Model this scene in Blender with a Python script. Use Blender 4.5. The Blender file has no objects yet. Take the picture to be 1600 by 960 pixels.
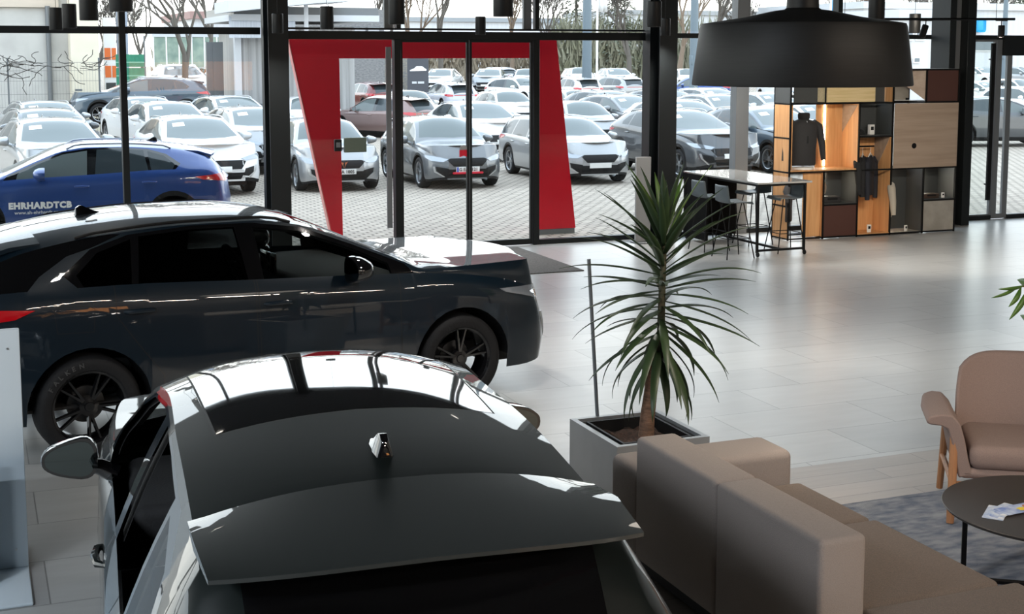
import bpy, bmesh, math, random
from mathutils import Vector, Matrix
from mathutils.bvhtree import BVHTree
random.seed(7)
sc = bpy.context.scene
COL = sc.collection
# ---------------------------------------------------------------- camera
F, XC, YP, YH, HC = 2133.0, 800.0, 330.0, 85.0, 2.72
PITCH = math.atan((YP - YH) / F); YAW = math.radians(21.7)
cam_d = bpy.data.cameras.new('camera'); cam = bpy.data.objects.new('camera', cam_d); COL.objects.link(cam)
cam_d.sensor_fit = 'HORIZONTAL'; cam_d.sensor_width = 36; cam_d.lens = F / 1600 * 36
cam_d.shift_x = 0.0; cam_d.shift_y = -(480 - YP) / 1600; cam_d.clip_end = 600; cam_d.clip_start = 0.05
cam.location = (0, 0, HC); cam.rotation_euler = (math.radians(90) - PITCH, 0, -YAW)
sc.camera = cam
_f = Vector((math.sin(YAW) * math.cos(PITCH), math.cos(YAW) * math.cos(PITCH), -math.sin(PITCH)))
_r = Vector((math.cos(YAW), -math.sin(YAW), 0)); _u = _r.cross(_f)
CP = Vector((0, 0, HC))
def ray(x, y): return _f + _r * ((x - XC) / F) - _u * ((y - YP) / F)
def at_z(x, y, z=0.0): d = ray(x, y); return CP + d * ((z - HC) / d.z)
def at_y(x, y, Y): d = ray(x, y); return CP + d * (Y / d.y)
# ---------------------------------------------------------------- colour management, world
sc.view_settings.view_transform = 'Standard'; sc.view_settings.look = 'None'
sc.view_settings.exposure = 0.0; sc.view_settings.gamma = 1.0
try: sc.view_settings.use_curve_mapping = False
except Exception: pass
W = bpy.data.worlds.new('overcast_sky'); sc.world = W; W.use_nodes = True
nt = W.node_tree; nt.nodes.clear()
wo = nt.nodes.new('ShaderNodeOutputWorld'); bg = nt.nodes.new('ShaderNodeBackground')
tc = nt.nodes.new('ShaderNodeTexCoord'); sx = nt.nodes.new('ShaderNodeSeparateXYZ'); cr = nt.nodes.new('ShaderNodeValToRGB')
nt.links.new(tc.outputs['Generated'], sx.inputs[0]); nt.links.new(sx.outputs['Z'], cr.inputs[0])
cr.color_ramp.elements[0].position = 0.0; cr.color_ramp.elements[0].color = (1.0, 0.985, 0.95, 1)
cr.color_ramp.elements[1].position = 0.5; cr.color_ramp.elements[1].color = (0.72, 0.84, 1.0, 1)
nt.links.new(cr.outputs[0], bg.inputs[0]); bg.inputs[1].default_value = 3.6
nt.links.new(bg.outputs[0], wo.inputs[0])
sc.cycles.max_bounces = 8; sc.cycles.diffuse_bounces = 4; sc.cycles.glossy_bounces = 4
sc.cycles.transparent_max_bounces = 14; sc.cycles.transmission_bounces = 4
sc.cycles.caustics_reflective = False; sc.cycles.caustics_refractive = False
sc.cycles.sample_clamp_indirect = 6.0
try: sc.cycles.use_denoising = True
except Exception: pass
def area_light(name, loc, rot, sx_, sy_, power, color=(1, 1, 1), portal=False):
    l = bpy.data.lights.new(name, 'AREA'); l.shape = 'RECTANGLE'; l.size = sx_; l.size_y = sy_; l.energy = power; l.color = color
    o = bpy.data.objects.new(name, l); COL.objects.link(o); o.location = loc; o.rotation_euler = rot
    if portal: l.cycles.is_portal = True
    return o
# light portals in the two glass walls (they only guide the sampling of the sky)
area_light('daylight_front', (7, 18.15, 2.7), (math.radians(-90), 0, 0), 30, 5.4, 1, portal=True)
area_light('daylight_left', (-8.15, 9.5, 2.7), (0, math.radians(-90), 0), 5.4, 17, 1, portal=True)

# ---------------------------------------------------------------- materials
MATS = {}
def mat(name, col, rough=0.5, metal=0.0, coat=0.0, spec=0.5, noise=None, bump=None, emit=None, coords='Object'):
    """noise=(scale, col2, detail, stretch) mixes a second colour; bump=(scale, strength)"""
    if name in MATS: return MATS[name]
    m = bpy.data.materials.new(name); m.use_nodes = True; n = m.node_tree; b = n.nodes['Principled BSDF']
    b.inputs['Base Color'].default_value = (*col, 1); b.inputs['Roughness'].default_value = rough
    b.inputs['Metallic'].default_value = metal; b.inputs['Coat Weight'].default_value = coat
    b.inputs['Coat Roughness'].default_value = 0.02; b.inputs['Specular IOR Level'].default_value = spec
    t = n.nodes.new('ShaderNodeTexCoord')
    if noise:
        mp = n.nodes.new('ShaderNodeMapping'); mp.inputs['Scale'].default_value = noise[3] if len(noise) > 3 else (1, 1, 1)
        ns = n.nodes.new('ShaderNodeTexNoise'); ns.inputs['Scale'].default_value = noise[0]; ns.inputs['Detail'].default_value = noise[2]
        n.links.new(t.outputs[coords], mp.inputs[0]); n.links.new(mp.outputs[0], ns.inputs['Vector'])
        rp = n.nodes.new('ShaderNodeValToRGB'); rp.color_ramp.elements[0].position = 0.35; rp.color_ramp.elements[1].position = 0.65
        rp.color_ramp.elements[0].color = (*col, 1); rp.color_ramp.elements[1].color = (*noise[1], 1)
        n.links.new(ns.outputs[0], rp.inputs[0]); n.links.new(rp.outputs[0], b.inputs['Base Color'])
    else:
        # a faint procedural variation in the roughness keeps every surface node-based
        ns = n.nodes.new('ShaderNodeTexNoise'); ns.inputs['Scale'].default_value = 3.0
        mr = n.nodes.new('ShaderNodeMapRange'); mr.inputs[3].default_value = max(0, rough - 0.01); mr.inputs[4].default_value = rough + 0.01
        n.links.new(t.outputs['Object'], ns.inputs['Vector']); n.links.new(ns.outputs[0], mr.inputs[0]); n.links.new(mr.outputs[0], b.inputs['Roughness'])
    if bump:
        nb = n.nodes.new('ShaderNodeTexNoise'); nb.inputs['Scale'].default_value = bump[0]; nb.inputs['Detail'].default_value = 4
        bp = n.nodes.new('ShaderNodeBump'); bp.inputs['Strength'].default_value = bump[1]; bp.inputs['Distance'].default_value = 0.01
        n.links.new(t.outputs[coords], nb.inputs['Vector']); n.links.new(nb.outputs[0], bp.inputs['Height']); n.links.new(bp.outputs[0], b.inputs['Normal'])
    if emit:
        b.inputs['Emission Color'].default_value = (*emit[0], 1); b.inputs['Emission Strength'].default_value = emit[1]
    MATS[name] = m; return m
def glass(name, tint, ior=1.5, base=0.0):
    if name in MATS: return MATS[name]
    m = bpy.data.materials.new(name); m.use_nodes = True; n = m.node_tree; n.nodes.clear()
    o = n.nodes.new('ShaderNodeOutputMaterial'); tr = n.nodes.new('ShaderNodeBsdfTransparent'); tr.inputs[0].default_value = (*tint, 1)
    gl = n.nodes.new('ShaderNodeBsdfGlossy'); gl.inputs['Roughness'].default_value = 0.0
    mx = n.nodes.new('ShaderNodeMixShader'); ge = n.nodes.new('ShaderNodeNewGeometry'); last = None    # Schlick reflection, the same from both sides
    dt = n.nodes.new('ShaderNodeVectorMath'); dt.operation = 'DOT_PRODUCT'; n.links.new(ge.outputs['Incoming'], dt.inputs[0]); n.links.new(ge.outputs['Normal'], dt.inputs[1]); last = dt.outputs['Value']
    for op, v in (('ABSOLUTE', None), ('SUBTRACT', 1.0), ('POWER', 5.0), ('MULTIPLY_ADD', None)):
        q = n.nodes.new('ShaderNodeMath'); q.operation = op
        if op == 'SUBTRACT': q.inputs[0].default_value = 1.0; n.links.new(last, q.inputs[1])
        else:
            n.links.new(last, q.inputs[0])
            if op == 'POWER': q.inputs[1].default_value = 5.0
            if op == 'MULTIPLY_ADD': q.inputs[1].default_value = 1 - base - .02; q.inputs[2].default_value = .02 + base
        last = q.outputs[0]
    n.links.new(last, mx.inputs[0]); n.links.new(tr.outputs[0], mx.inputs[1]); n.links.new(gl.outputs[0], mx.inputs[2]); n.links.new(mx.outputs[0], o.inputs[0])
    MATS[name] = m; return m
def wood(name, c1, c2, scale=3.0, axis='Z', rough=0.45):
    if name in MATS: return MATS[name]
    st = {'X': (0.6, 9, 9), 'Y': (9, 0.6, 9), 'Z': (9, 9, 0.6)}[axis]
    return mat(name, c1, rough, noise=(scale, c2, 5, st))
BLK = mat('black_metal', (0.007, 0.007, 0.0075), 0.45, 0.0, spec=.12)
STEEL = mat('dark_steel_paint', (0.008, 0.010, 0.011), 0.45, spec=.25)
GREYSTEEL = mat('grey_steel_paint', (0.13, 0.14, 0.15), 0.35)
BLKPL = mat('black_plastic', (0.006, 0.006, 0.0065), 0.5, spec=.25)
GLOSSBLK = mat('gloss_black', (0.003, 0.003, 0.0035), 0.05, coat=1.0)
CHROME = mat('chrome', (0.75, 0.75, 0.76), 0.12, 1.0)
SILVER = mat('brushed_silver', (0.5, 0.51, 0.52), 0.3, 1.0)
WIN = glass('window_glass', (0.95, 0.97, 0.96))
CARGLASS = glass('car_glass', (0.55, 0.58, 0.57))
PRIVGLASS = glass('privacy_glass', (0.035, 0.04, 0.042))
TYRE = mat('tyre_rubber', (0.007, 0.007, 0.008), 0.75, spec=.3, bump=(60, 0.3))
RIMB = mat('black_rim', (0.008, 0.008, 0.009), 0.18, 0.4, coat=0.6)
RIMS = mat('silver_rim', (0.35, 0.36, 0.37), 0.3, 0.9)
DARKIN = mat('dark_interior', (0.008, 0.008, 0.009), 0.8, bump=(80, 0.2))
FARGLASS = mat('sky_lit_glass', (0.10, 0.12, 0.12), 0.08, coat=.0, spec=.55)
FARGLASSD = mat('dark_tinted_glass', (0.03, 0.04, 0.045), 0.06, coat=.0, spec=0.6)
TAIL = mat('tail_lamp_red', (0.45, 0.005, 0.01), 0.1, coat=1.0)
LAMPC = mat('headlamp_lens', (0.30, 0.33, 0.37), 0.08, 0.5, coat=1.0)
WHITE = mat('white_paint', (0.8, 0.8, 0.8), 0.4)
PLATE = mat('plate_white', (0.75, 0.75, 0.73), 0.4)
PBLUE = mat('plate_blue', (0.02, 0.07, 0.4), 0.4)
PTXT = mat('plate_text', (0.02, 0.02, 0.02), 0.5)
COPPER = mat('copper_trim', (0.55, 0.25, 0.14), 0.25, 0.9)

# ---------------------------------------------------------------- object helpers
def link(name, me, m=None, parent=None, smooth=None):
    o = bpy.data.objects.new(name, me); COL.objects.link(o)
    if m is not None:
        for q in (m if isinstance(m, (list, tuple)) else [m]): me.materials.append(q)
    if parent is not None: o.parent = parent
    return o
def tag(o, label, cat=None, group=None, kind=None):
    o['label'] = label
    if cat: o['category'] = cat
    if group: o['group'] = group
    if kind: o['kind'] = kind
    return o
def empty(name, loc=(0, 0, 0), rz=0.0, label=None, cat=None, group=None):
    o = bpy.data.objects.new(name, None); COL.objects.link(o); o.location = loc; o.rotation_euler = (0, 0, rz); o.empty_display_size = 0.1
    if label: tag(o, label, cat, group)
    return o
def children(o): return [c for c in bpy.data.objects if c.parent == o]
def copy_tree(o, parent=None):
    c = o.copy(); COL.objects.link(c)
    if parent is not None: c.parent = parent
    for ch in KIDS.get(o.name) or children(o): copy_tree(ch, c)
    return c
KIDS = {}
class MB:
    def __init__(s): s.v = []; s.f = []; s.mi = []; s.sm = []
    def add(s, v, f, mi=0, sm=False):
        b = len(s.v); s.v += [tuple(p) for p in v]; s.f += [tuple(b + i for i in q) for q in f]; s.mi += [mi] * len(f); s.sm += [sm] * len(f); return s
    def box(s, x0, x1, y0, y1, z0, z1, mi=0, M=None):
        v = [Vector(p) for p in ((x0, y0, z0), (x1, y0, z0), (x1, y1, z0), (x0, y1, z0), (x0, y0, z1), (x1, y0, z1), (x1, y1, z1), (x0, y1, z1))]
        if M is not None: v = [M @ p for p in v]
        return s.add(v, [(0, 3, 2, 1), (4, 5, 6, 7), (0, 1, 5, 4), (1, 2, 6, 5), (2, 3, 7, 6), (3, 0, 4, 7)], mi)
    def rbox(s, x0, x1, y0, y1, z0, z1, r=0.02, seg=3, mi=0, M=None):
        bm = bmesh.new(); bmesh.ops.create_cube(bm, size=1)
        for v in bm.verts: v.co = Vector(((x0 + x1) / 2 + v.co.x * (x1 - x0), (y0 + y1) / 2 + v.co.y * (y1 - y0), (z0 + z1) / 2 + v.co.z * (z1 - z0)))
        bmesh.ops.bevel(bm, geom=bm.edges[:], offset=r, segments=seg, profile=0.5, affect='EDGES')
        bm.verts.ensure_lookup_table(); bm.verts.index_update()
        vs = [(M @ v.co if M is not None else v.co.copy()) for v in bm.verts]; fs = [[v.index for v in f.verts] for f in bm.faces]; bm.free()
        return s.add(vs, fs, mi, True)
    def tube(s, pts, r, n=8, mi=0, cap=True):
        pts = [Vector(p) for p in pts]; rs = r if isinstance(r, (list, tuple)) else [r] * len(pts)
        t0 = (pts[1] - pts[0]).normalized(); up = Vector((0, 0, 1)) if abs(t0.z) < 0.9 else Vector((1, 0, 0))
        a = t0.cross(up).normalized(); vs = []; fs = []
        for i, p in enumerate(pts):
            t = (pts[min(i + 1, len(pts) - 1)] - pts[max(i - 1, 0)]).normalized()
            a = (a - t * a.dot(t)).normalized(); b = t.cross(a)
            for k in range(n):
                an = 2 * math.pi * k / n; vs.append(p + (a * math.cos(an) + b * math.sin(an)) * rs[i])
        for i in range(len(pts) - 1):
            for k in range(n):
                fs.append((i * n + k, i * n + (k + 1) % n, (i + 1) * n + (k + 1) % n, (i + 1) * n + k))
        if cap: fs.append(tuple(reversed(range(n)))); fs.append(tuple((len(pts) - 1) * n + k for k in range(n)))
        return s.add(vs, fs, mi, True)
    def lathe(s, prof, n=32, axis='Z', c=(0, 0, 0), mi=0):
        vs = []; fs = []; m = len(prof); c = Vector(c)
        for k in range(n):
            a = 2 * math.pi * k / n
            for (r, h) in prof:
                p = {'Z': (r * math.cos(a), r * math.sin(a), h), 'Y': (r * math.cos(a), h, r * math.sin(a)), 'X': (h, r * math.cos(a), r * math.sin(a))}[axis]
                vs.append(c + Vector(p))
        for k in range(n):
            for i in range(m - 1):
                a, b = k * m + i, ((k + 1) % n) * m + i
                fs.append((a, b, b + 1, a + 1))
        return s.add(vs, fs, mi, True)
    def poly(s, pts, mi=0): return s.add(pts, [tuple(range(len(pts)))], mi)
    def prism(s, pts, d, mi=0, sm=False):
        d = Vector(d); pts = [Vector(p) for p in pts]; n = len(pts)
        v = pts + [p + d for p in pts]
        return s.add(v, [tuple(range(n)), tuple(range(2 * n - 1, n - 1, -1))] + [(i, i + n, (i + 1) % n + n, (i + 1) % n) for i in range(n)], mi, sm)
    def build(s, name, m, parent=None, fix=True, merge=False):
        me = bpy.data.meshes.new(name); me.from_pydata(s.v, [], s.f)
        for p, a, b in zip(me.polygons, s.mi, s.sm): p.material_index = a; p.use_smooth = b
        if fix:
            bm = bmesh.new(); bm.from_mesh(me)
            if merge: bmesh.ops.remove_doubles(bm, verts=bm.verts, dist=1e-5)
            bmesh.ops.recalc_face_normals(bm, faces=bm.faces)
            for e in bm.edges:
                if len(e.link_faces) == 2 and e.calc_face_angle(0) > 0.7: e.smooth = False
            bm.to_mesh(me); bm.free()
        return link(name, me, m, parent)
def text_mesh(name, s, size, M, m, parent=None, ext=0.001, align='LEFT', bold=0.0, space=1.0):
    c = bpy.data.curves.new(name, 'FONT'); c.body = s; c.size = size; c.extrude = ext; c.align_x = align; c.resolution_u = 2; c.offset = bold; c.space_character = space
    t = bpy.data.objects.new(name, c); COL.objects.link(t); dg = bpy.context.evaluated_depsgraph_get()
    me = bpy.data.meshes.new_from_object(t.evaluated_get(dg)); bpy.data.objects.remove(t); bpy.data.curves.remove(c)
    me.transform(M); me.materials.clear()
    return link(name, me, m, parent)
def pchip(pts):
    xs = [p[0] for p in pts]; ys = [p[1] for p in pts]; n = len(xs)
    h = [xs[i + 1] - xs[i] for i in range(n - 1)]; d = [(ys[i + 1] - ys[i]) / h[i] for i in range(n - 1)]
    m = [0.0] * n; m[0] = d[0]; m[-1] = d[-1]
    for i in range(1, n - 1):
        if d[i - 1] * d[i] > 0:
            w1 = 2 * h[i] + h[i - 1]; w2 = h[i] + 2 * h[i - 1]; m[i] = (w1 + w2) / (w1 / d[i - 1] + w2 / d[i])
    def f(x):
        if x <= xs[0]: return ys[0]
        if x >= xs[-1]: return ys[-1]
        lo = 0
        for i in range(n - 1):
            if xs[i] <= x <= xs[i + 1]: lo = i; break
        t = (x - xs[lo]) / h[lo]
        return ((1 + 2 * t) * (1 - t) ** 2 * ys[lo] + t * (1 - t) ** 2 * h[lo] * m[lo] + t * t * (3 - 2 * t) * ys[lo + 1] + t * t * (t - 1) * h[lo] * m[lo + 1])
    return f

# ================================================================ CAR BUILDER
def inside(p, poly):
    c = False; n = len(poly); j = n - 1
    for i in range(n):
        a, b = poly[i], poly[j]
        if (a[1] > p[1]) != (b[1] > p[1]) and p[0] < (b[0] - a[0]) * (p[1] - a[1]) / (b[1] - a[1]) + a[0]: c = not c
        j = i
    return c
def shrink(poly, d):
    n = len(poly); area = sum(poly[i][0] * poly[(i + 1) % n][1] - poly[(i + 1) % n][0] * poly[i][1] for i in range(n)); s = 1 if area > 0 else -1
    out = []
    for i in range(n):
        p0, p1, p2 = Vector(poly[i - 1]), Vector(poly[i]), Vector(poly[(i + 1) % n])
        e1 = (p1 - p0).normalized(); e2 = (p2 - p1).normalized()
        n1 = Vector((-e1.y, e1.x)) * s; n2 = Vector((-e2.y, e2.x)) * s; b = (n1 + n2).normalized()
        out.append(tuple(p1 + b * (d / max(0.35, b.dot(n1)))))
    return out
KL, KG, KT, KC, KK = 1, 2, 3, 4, 5
class Shell:
    def __init__(s, S):
        s.S = S; zt, zs, zr, W, YR = (pchip(S[k]) for k in ('zt', 'zs', 'zr', 'W', 'YR')); s.zt, s.zs, s.zr, s.W, s.YR = zt, zs, zr, W, YR
        pf = pchip([(-.15, .90), (0, .945), (.18, .985), (.42, 1.0), (.62, .992), (.80, .985), (.92, .968), (1, .925)])
        s.pf = pf; s.sill = pchip(S['sill'])
        x0, x1 = S['x0'], S['x1']; R = S['arch']; st = set()
        n = 44
        for i in range(n + 1): st.add(x0 + (x1 - x0) * i / n)
        for q in (0.0015, .006, .014, .025, .04, .06, .085, .12, .16, .21, .27): st.add(x0 + q); st.add(x1 - q)
        for xw in (0.0, S['wb']):
            for k in range(0, 17): st.add(xw - R * math.cos(math.pi * k / 16))
            st.add(xw - R - .003); st.add(xw + R + .003)
        xs = sorted(st); xx = [xs[0]]
        for x in xs[1:]:
            if x - xx[-1] > 0.0012: xx.append(x)
        s.nL, s.nG, s.nT = 11, 5, 9
        bm = bmesh.new(); s.bm = bm; kl = bm.faces.layers.int.new('kind'); s.kl = kl; rl = bm.faces.layers.int.new('reg'); s.rl = rl
        prev = None
        for x in xx:
            ring = [bm.verts.new(p) for p in s.section(x)]; full = [bm.verts.new((v.co.x, -v.co.y, v.co.z)) for v in reversed(ring[:-1])]
            cur = ring + full
            if prev:
                m = len(cur)
                for i in range(m - 1):
                    f = bm.faces.new((prev[i], prev[i + 1], cur[i + 1], cur[i])); f.smooth = True
                    j = min(i, m - 2 - i)
                    f[kl] = KK if j == 0 else KL if j < s.nL else KG if j < s.nL + s.nG else KT
            else: first = cur
            prev = cur
        for ring, flip in ((first, True), (prev, False)):     # flat faces that close nose and tail
            h = len(ring) // 2
            for i in range(h):
                a, b, c, d = ring[i], ring[i + 1], ring[-2 - i], ring[-1 - i]
                vs = [a, b, c, d] if c is not b else [a, b, d]
                try: f = bm.faces.new(vs if flip else vs[::-1]); f[kl] = KC; f.smooth = True
                except ValueError: pass
        bmesh.ops.recalc_face_normals(bm, faces=bm.faces)
        s.regs = ['body']
        bm.normal_update(); s.bvh = BVHTree.FromBMesh(bm)
    def low(s, x):
        z = s.sill(x); R = s.S['arch']; hz = s.S['hub']
        for xw in (0.0, s.S['wb']):
            if abs(x - xw) < R: z = max(z, hz + math.sqrt(R * R - (x - xw) ** 2))
        return z
    def section(s, x):
        zl = s.low(x); zs = s.zs(x); W = s.W(x); base = 0.2; cl = s.S.get('clad', .07)
        if zl > zs - .08: zl = zs - .08
        y = lambda z: W * s.pf((z - base) / (zs - base))
        out = [(x, y(zl), zl)]; z1 = min(zl + cl, zs - .05)
        for i in range(s.nL):
            z = z1 + (zs - z1) * (i / (s.nL - 1)); out.append((x, y(z), z))
        ys = y(zs); zr = max(s.zr(x), zs + .012); yr = min(s.YR(x), ys - .012); zt = max(s.zt(x), zr + .006)
        for i in range(1, s.nG + 1):
            t = i / s.nG; out.append((x, ys + (yr - ys) * t + .012 * math.sin(math.pi * t), zs + (zr - zs) * t))
        p = s.S.get('crown', 2.3)
        for i in range(1, s.nT + 1):
            t = i / s.nT; t2 = 1 - (1 - t) ** 1.35; out.append((x, yr * (1 - t2), zr + (zt - zr) * (1 - (1 - t2) ** p)))
        # nose and tail are raked and bowed instead of flat
        x1, x0 = s.S['x1'], s.S['x0']; zc = s.S.get('nosez', .55); q = []
        for (X, y, z) in out:
            if x > x1 - .7:
                w = ((x - x1 + .7) / .7) ** 2.2
                X -= w * (.55 * max(0, z - zc) ** 1.25 + .25 * max(0, zc - .12 - z) ** 1.1 + .16 * (abs(y) / .55) ** 2.2 * (1 if abs(y) < .55 else .55 / abs(y)))
            elif x < x0 + .45:
                w = ((x0 + .45 - x) / .45) ** 2.0
                X += w * (.16 * max(0, z - zc - .15) + .18 * max(0, zc - .15 - z) + .07 * (abs(y) / .6) ** 2.2)
            q.append((X, y, z))
        return q
    def region(s, name, proj, poly, kinds, xr=(-9, 9), seam=0.0, from_=(0,)):
        """marks the faces inside poly (x,z side view | x,y top view | y,z end view) as their own part, after cutting the grid along its outline"""
        bm, kl, rl = s.bm, s.kl, s.rl; ix = {'side': (0, 2), 'top': (0, 1), 'end': (1, 2)}[proj]
        if name not in s.regs: s.regs.append(name)
        rid = s.regs.index(name)
        if seam and 'seam' not in s.regs: s.regs.append('seam')
        polys = [poly] + ([shrink(poly, seam)] if seam else [])
        xs = [p[0] for p in poly]; ys = [p[1] for p in poly]; bx = (min(xs) - .05, max(xs) + .05, min(ys) - .05, max(ys) + .05)
        def cand():
            out = []
            for f in bm.faces:
                if f[kl] in kinds and f[rl] in from_:
                    c = f.calc_center_median()
                    if xr[0] <= c.x <= xr[1] and any(bx[0] <= v.co[ix[0]] <= bx[1] and bx[2] <= v.co[ix[1]] <= bx[3] for v in f.verts): out.append(f)
            return out
        for q in polys:
            for i in range(len(q)):
                a, b = q[i], q[(i + 1) % len(q)]; fs = cand()
                co = [0, 0, 0]; co[ix[0]], co[ix[1]] = a; no = [0, 0, 0]; no[ix[0]], no[ix[1]] = -(b[1] - a[1]), b[0] - a[0]
                lo = [min(a[k], b[k]) - .06 for k in (0, 1)]; hi = [max(a[k], b[k]) + .06 for k in (0, 1)]
                fs = [f for f in fs if any(lo[0] <= v.co[ix[0]] <= hi[0] and lo[1] <= v.co[ix[1]] <= hi[1] for v in f.verts)]
                g = set(fs)
                for f in fs: g.update(f.edges); g.update(f.verts)
                if fs: bmesh.ops.bisect_plane(bm, geom=list(g), plane_co=co, plane_no=no, dist=1e-5)
        for f in cand():
            c = f.calc_center_median(); p = (c[ix[0]], c[ix[1]])
            if inside(p, poly): f[rl] = rid if (not seam or inside(p, polys[1])) else s.regs.index('seam')
    def extract(s, names, sel=None, off=0.0):
        ids = [s.regs.index(n) for n in names if n in s.regs]; bm = s.bm; bm.normal_update()
        idx = {}; v = []; f = []
        for q in bm.faces:
            if (q[s.rl] in ids) and (sel is None or sel(q)):
                r = []
                for w in q.verts:
                    if w not in idx: idx[w] = len(v); v.append(w.co - w.normal * off)
                    r.append(idx[w])
                f.append(tuple(r))
        return v, f
def part_mesh(name, v, f, ang=0.6):
    me = bpy.data.meshes.new(name); me.from_pydata(v, [], f); bm = bmesh.new(); bm.from_mesh(me)
    for q in bm.faces: q.smooth = True
    for e in bm.edges:
        if len(e.link_faces) == 2 and e.calc_face_angle(0) > ang: e.smooth = False
    bm.to_mesh(me); bm.free(); return me
def patch(name, bvh, poly, d, uax, vax, off=.004, depth=.02, step=.035):
    d, uax, vax = Vector(d).normalized(), Vector(uax).normalized(), Vector(vax).normalized()
    bm = bmesh.new(); bm.faces.new([bm.verts.new((p[0], p[1], 0)) for p in poly])
    for ax in (0, 1):
        lo, hi = min(p[ax] for p in poly), max(p[ax] for p in poly); q = math.floor(lo / step) * step + step
        while q < hi:
            co = [0, 0, 0]; co[ax] = q; no = [0, 0, 0]; no[ax] = 1
            bmesh.ops.bisect_plane(bm, geom=bm.verts[:] + bm.edges[:] + bm.faces[:], plane_co=co, plane_no=no, dist=1e-5); q += step
    bmesh.ops.triangulate(bm, faces=bm.faces)
    for v in bm.verts:
        o = uax * v.co.x + vax * v.co.y - d * 4; h = bvh.ray_cast(o, d)
        if h[0] is None:
            h = bvh.find_nearest(uax * v.co.x + vax * v.co.y - d * 0.9)
        v.co = h[0] - d * off
    bd = [e for e in bm.edges if len(e.link_faces) == 1]
    r = bmesh.ops.extrude_edge_only(bm, edges=bd)
    for g in r['geom']:
        if isinstance(g, bmesh.types.BMVert): g.co += d * (depth + off)
    for q in bm.faces: q.smooth = True
    bm.normal_update()
    for e in bm.edges:
        if len(e.link_faces) == 2 and e.calc_face_angle(0) > .6: e.smooth = False
    me = bpy.data.meshes.new(name); bm.to_mesh(me); bm.free(); return me
def mirrored(me):
    m2 = me.copy(); m2.transform(Matrix.Scale(-1, 4, (0, 1, 0))); m2.flip_normals(); return m2
def tyre_mb(R=.355, rim=.245, w=.23):
    h = w / 2
    return MB().lathe([(rim, -h * .86), (rim + .012, -h * .98), (rim + .05, -h * 1.03), (R - .035, -h), (R - .008, -h * .82), (R, -h * .55), (R, h * .55), (R - .008, h * .82), (R - .035, h), (rim + .05, h * 1.03), (rim + .012, h * .98), (rim, h * .86)], 40, 'Y')
def rim_mb(rim=.245, w=.23, spokes=5, kind='y'):
    h = w / 2; m = MB()
    m.lathe([(rim + .004, -h * .86), (rim - .016, -h * .80), (rim - .02, h * .5), (rim - .012, h * .80), (rim + .004, h * .9), (rim + .006, h * .86)], 36, 'Y')
    yo = h * .62                       # +Y is the outer face
    m.lathe([(0, yo + .012), (.03, yo + .012), (.034, yo + .004), (.065, yo - .002), (.07, yo - .05), (0, yo - .05)], 24, 'Y')
    for k in range(spokes):
        a0 = 2 * math.pi * k / spokes
        for da in ((-.16, .16) if kind == 'y' else (0,)):
            a = a0 + da; wd0, wd1 = (.016, .011) if kind == 'y' else (.03, .022)
            c0 = Vector((math.cos(a0 + da * .4) * .05, 0, math.sin(a0 + da * .4) * .05)); c1 = Vector((math.cos(a) * (rim - .012), 0, math.sin(a) * (rim - .012)))
            t = (c1 - c0).normalized(); s_ = Vector((-t.z, 0, t.x)); pts = []
            for c, wd, y in ((c0, wd0, yo), (c1, wd1, yo + .012)):
                pts += [c + s_ * wd + Vector((0, y - .03, 0)), c + s_ * wd * .55 + Vector((0, y, 0)), c - s_ * wd * .55 + Vector((0, y, 0)), c - s_ * wd + Vector((0, y - .03, 0))]
            m.add(pts, [(0, 1, 5, 4), (1, 2, 6, 5), (2, 3, 7, 6), (3, 0, 4, 7), (0, 3, 2, 1), (4, 5, 6, 7)])
    return m
def disc_mb():
    return MB().lathe([(0, -.03), (.125, -.03), (.13, -.04), (.125, -.052), (0, -.052)], 28, 'Y')
def mirror_mb(s=1.0, sc_=1.0):
    """door mirror housing: dome in front (+x), open face behind; s = side sign (+1 left)"""
    m = MB(); rings = []
    for (x, k, dy) in ((-.045, 1.0, 0), (-.02, 1.03, 0), (.03, .98, 0), (.075, .80, -.01), (.10, .5, -.02), (.108, .12, -.03)):
        rg = []
        for i in range(24):
            a = 2 * math.pi * i / 24; cx, sz = math.cos(a), math.sin(a)
            yy = .115 * k * math.copysign(abs(cx) ** .7, cx); zz = .072 * k * math.copysign(abs(sz) ** .75, sz) * (1.12 - .38 * (yy / .115))
            rg.append(Vector((x * sc_, s * (yy + dy) * sc_, zz * sc_)))
        rings.append(rg)
    v = [p for r in rings for p in r]; f = []
    for i in range(len(rings) - 1):
        for k in range(24): f.append((i * 24 + k, i * 24 + (k + 1) % 24, (i + 1) * 24 + (k + 1) % 24, (i + 1) * 24 + k))
    f.append(tuple(range(24))); f.append(tuple(range(len(v) - 24, len(v))))
    m.add(v, f, 0, True)
    m.tube([(0.02 * sc_, -s * .06 * sc_, -.045 * sc_), (.03 * sc_, -s * .12 * sc_, -.060 * sc_), (.03 * sc_, -s * .19 * sc_, -.10 * sc_)], [.03 * sc_, .036 * sc_, .045 * sc_], 10)
    g = MB(); g.add([Vector((-.0465 * sc_, p.y * .88, p.z * .86)) for p in rings[0]], [tuple(range(24))])
    return m, g
PAINTED = {}
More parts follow.
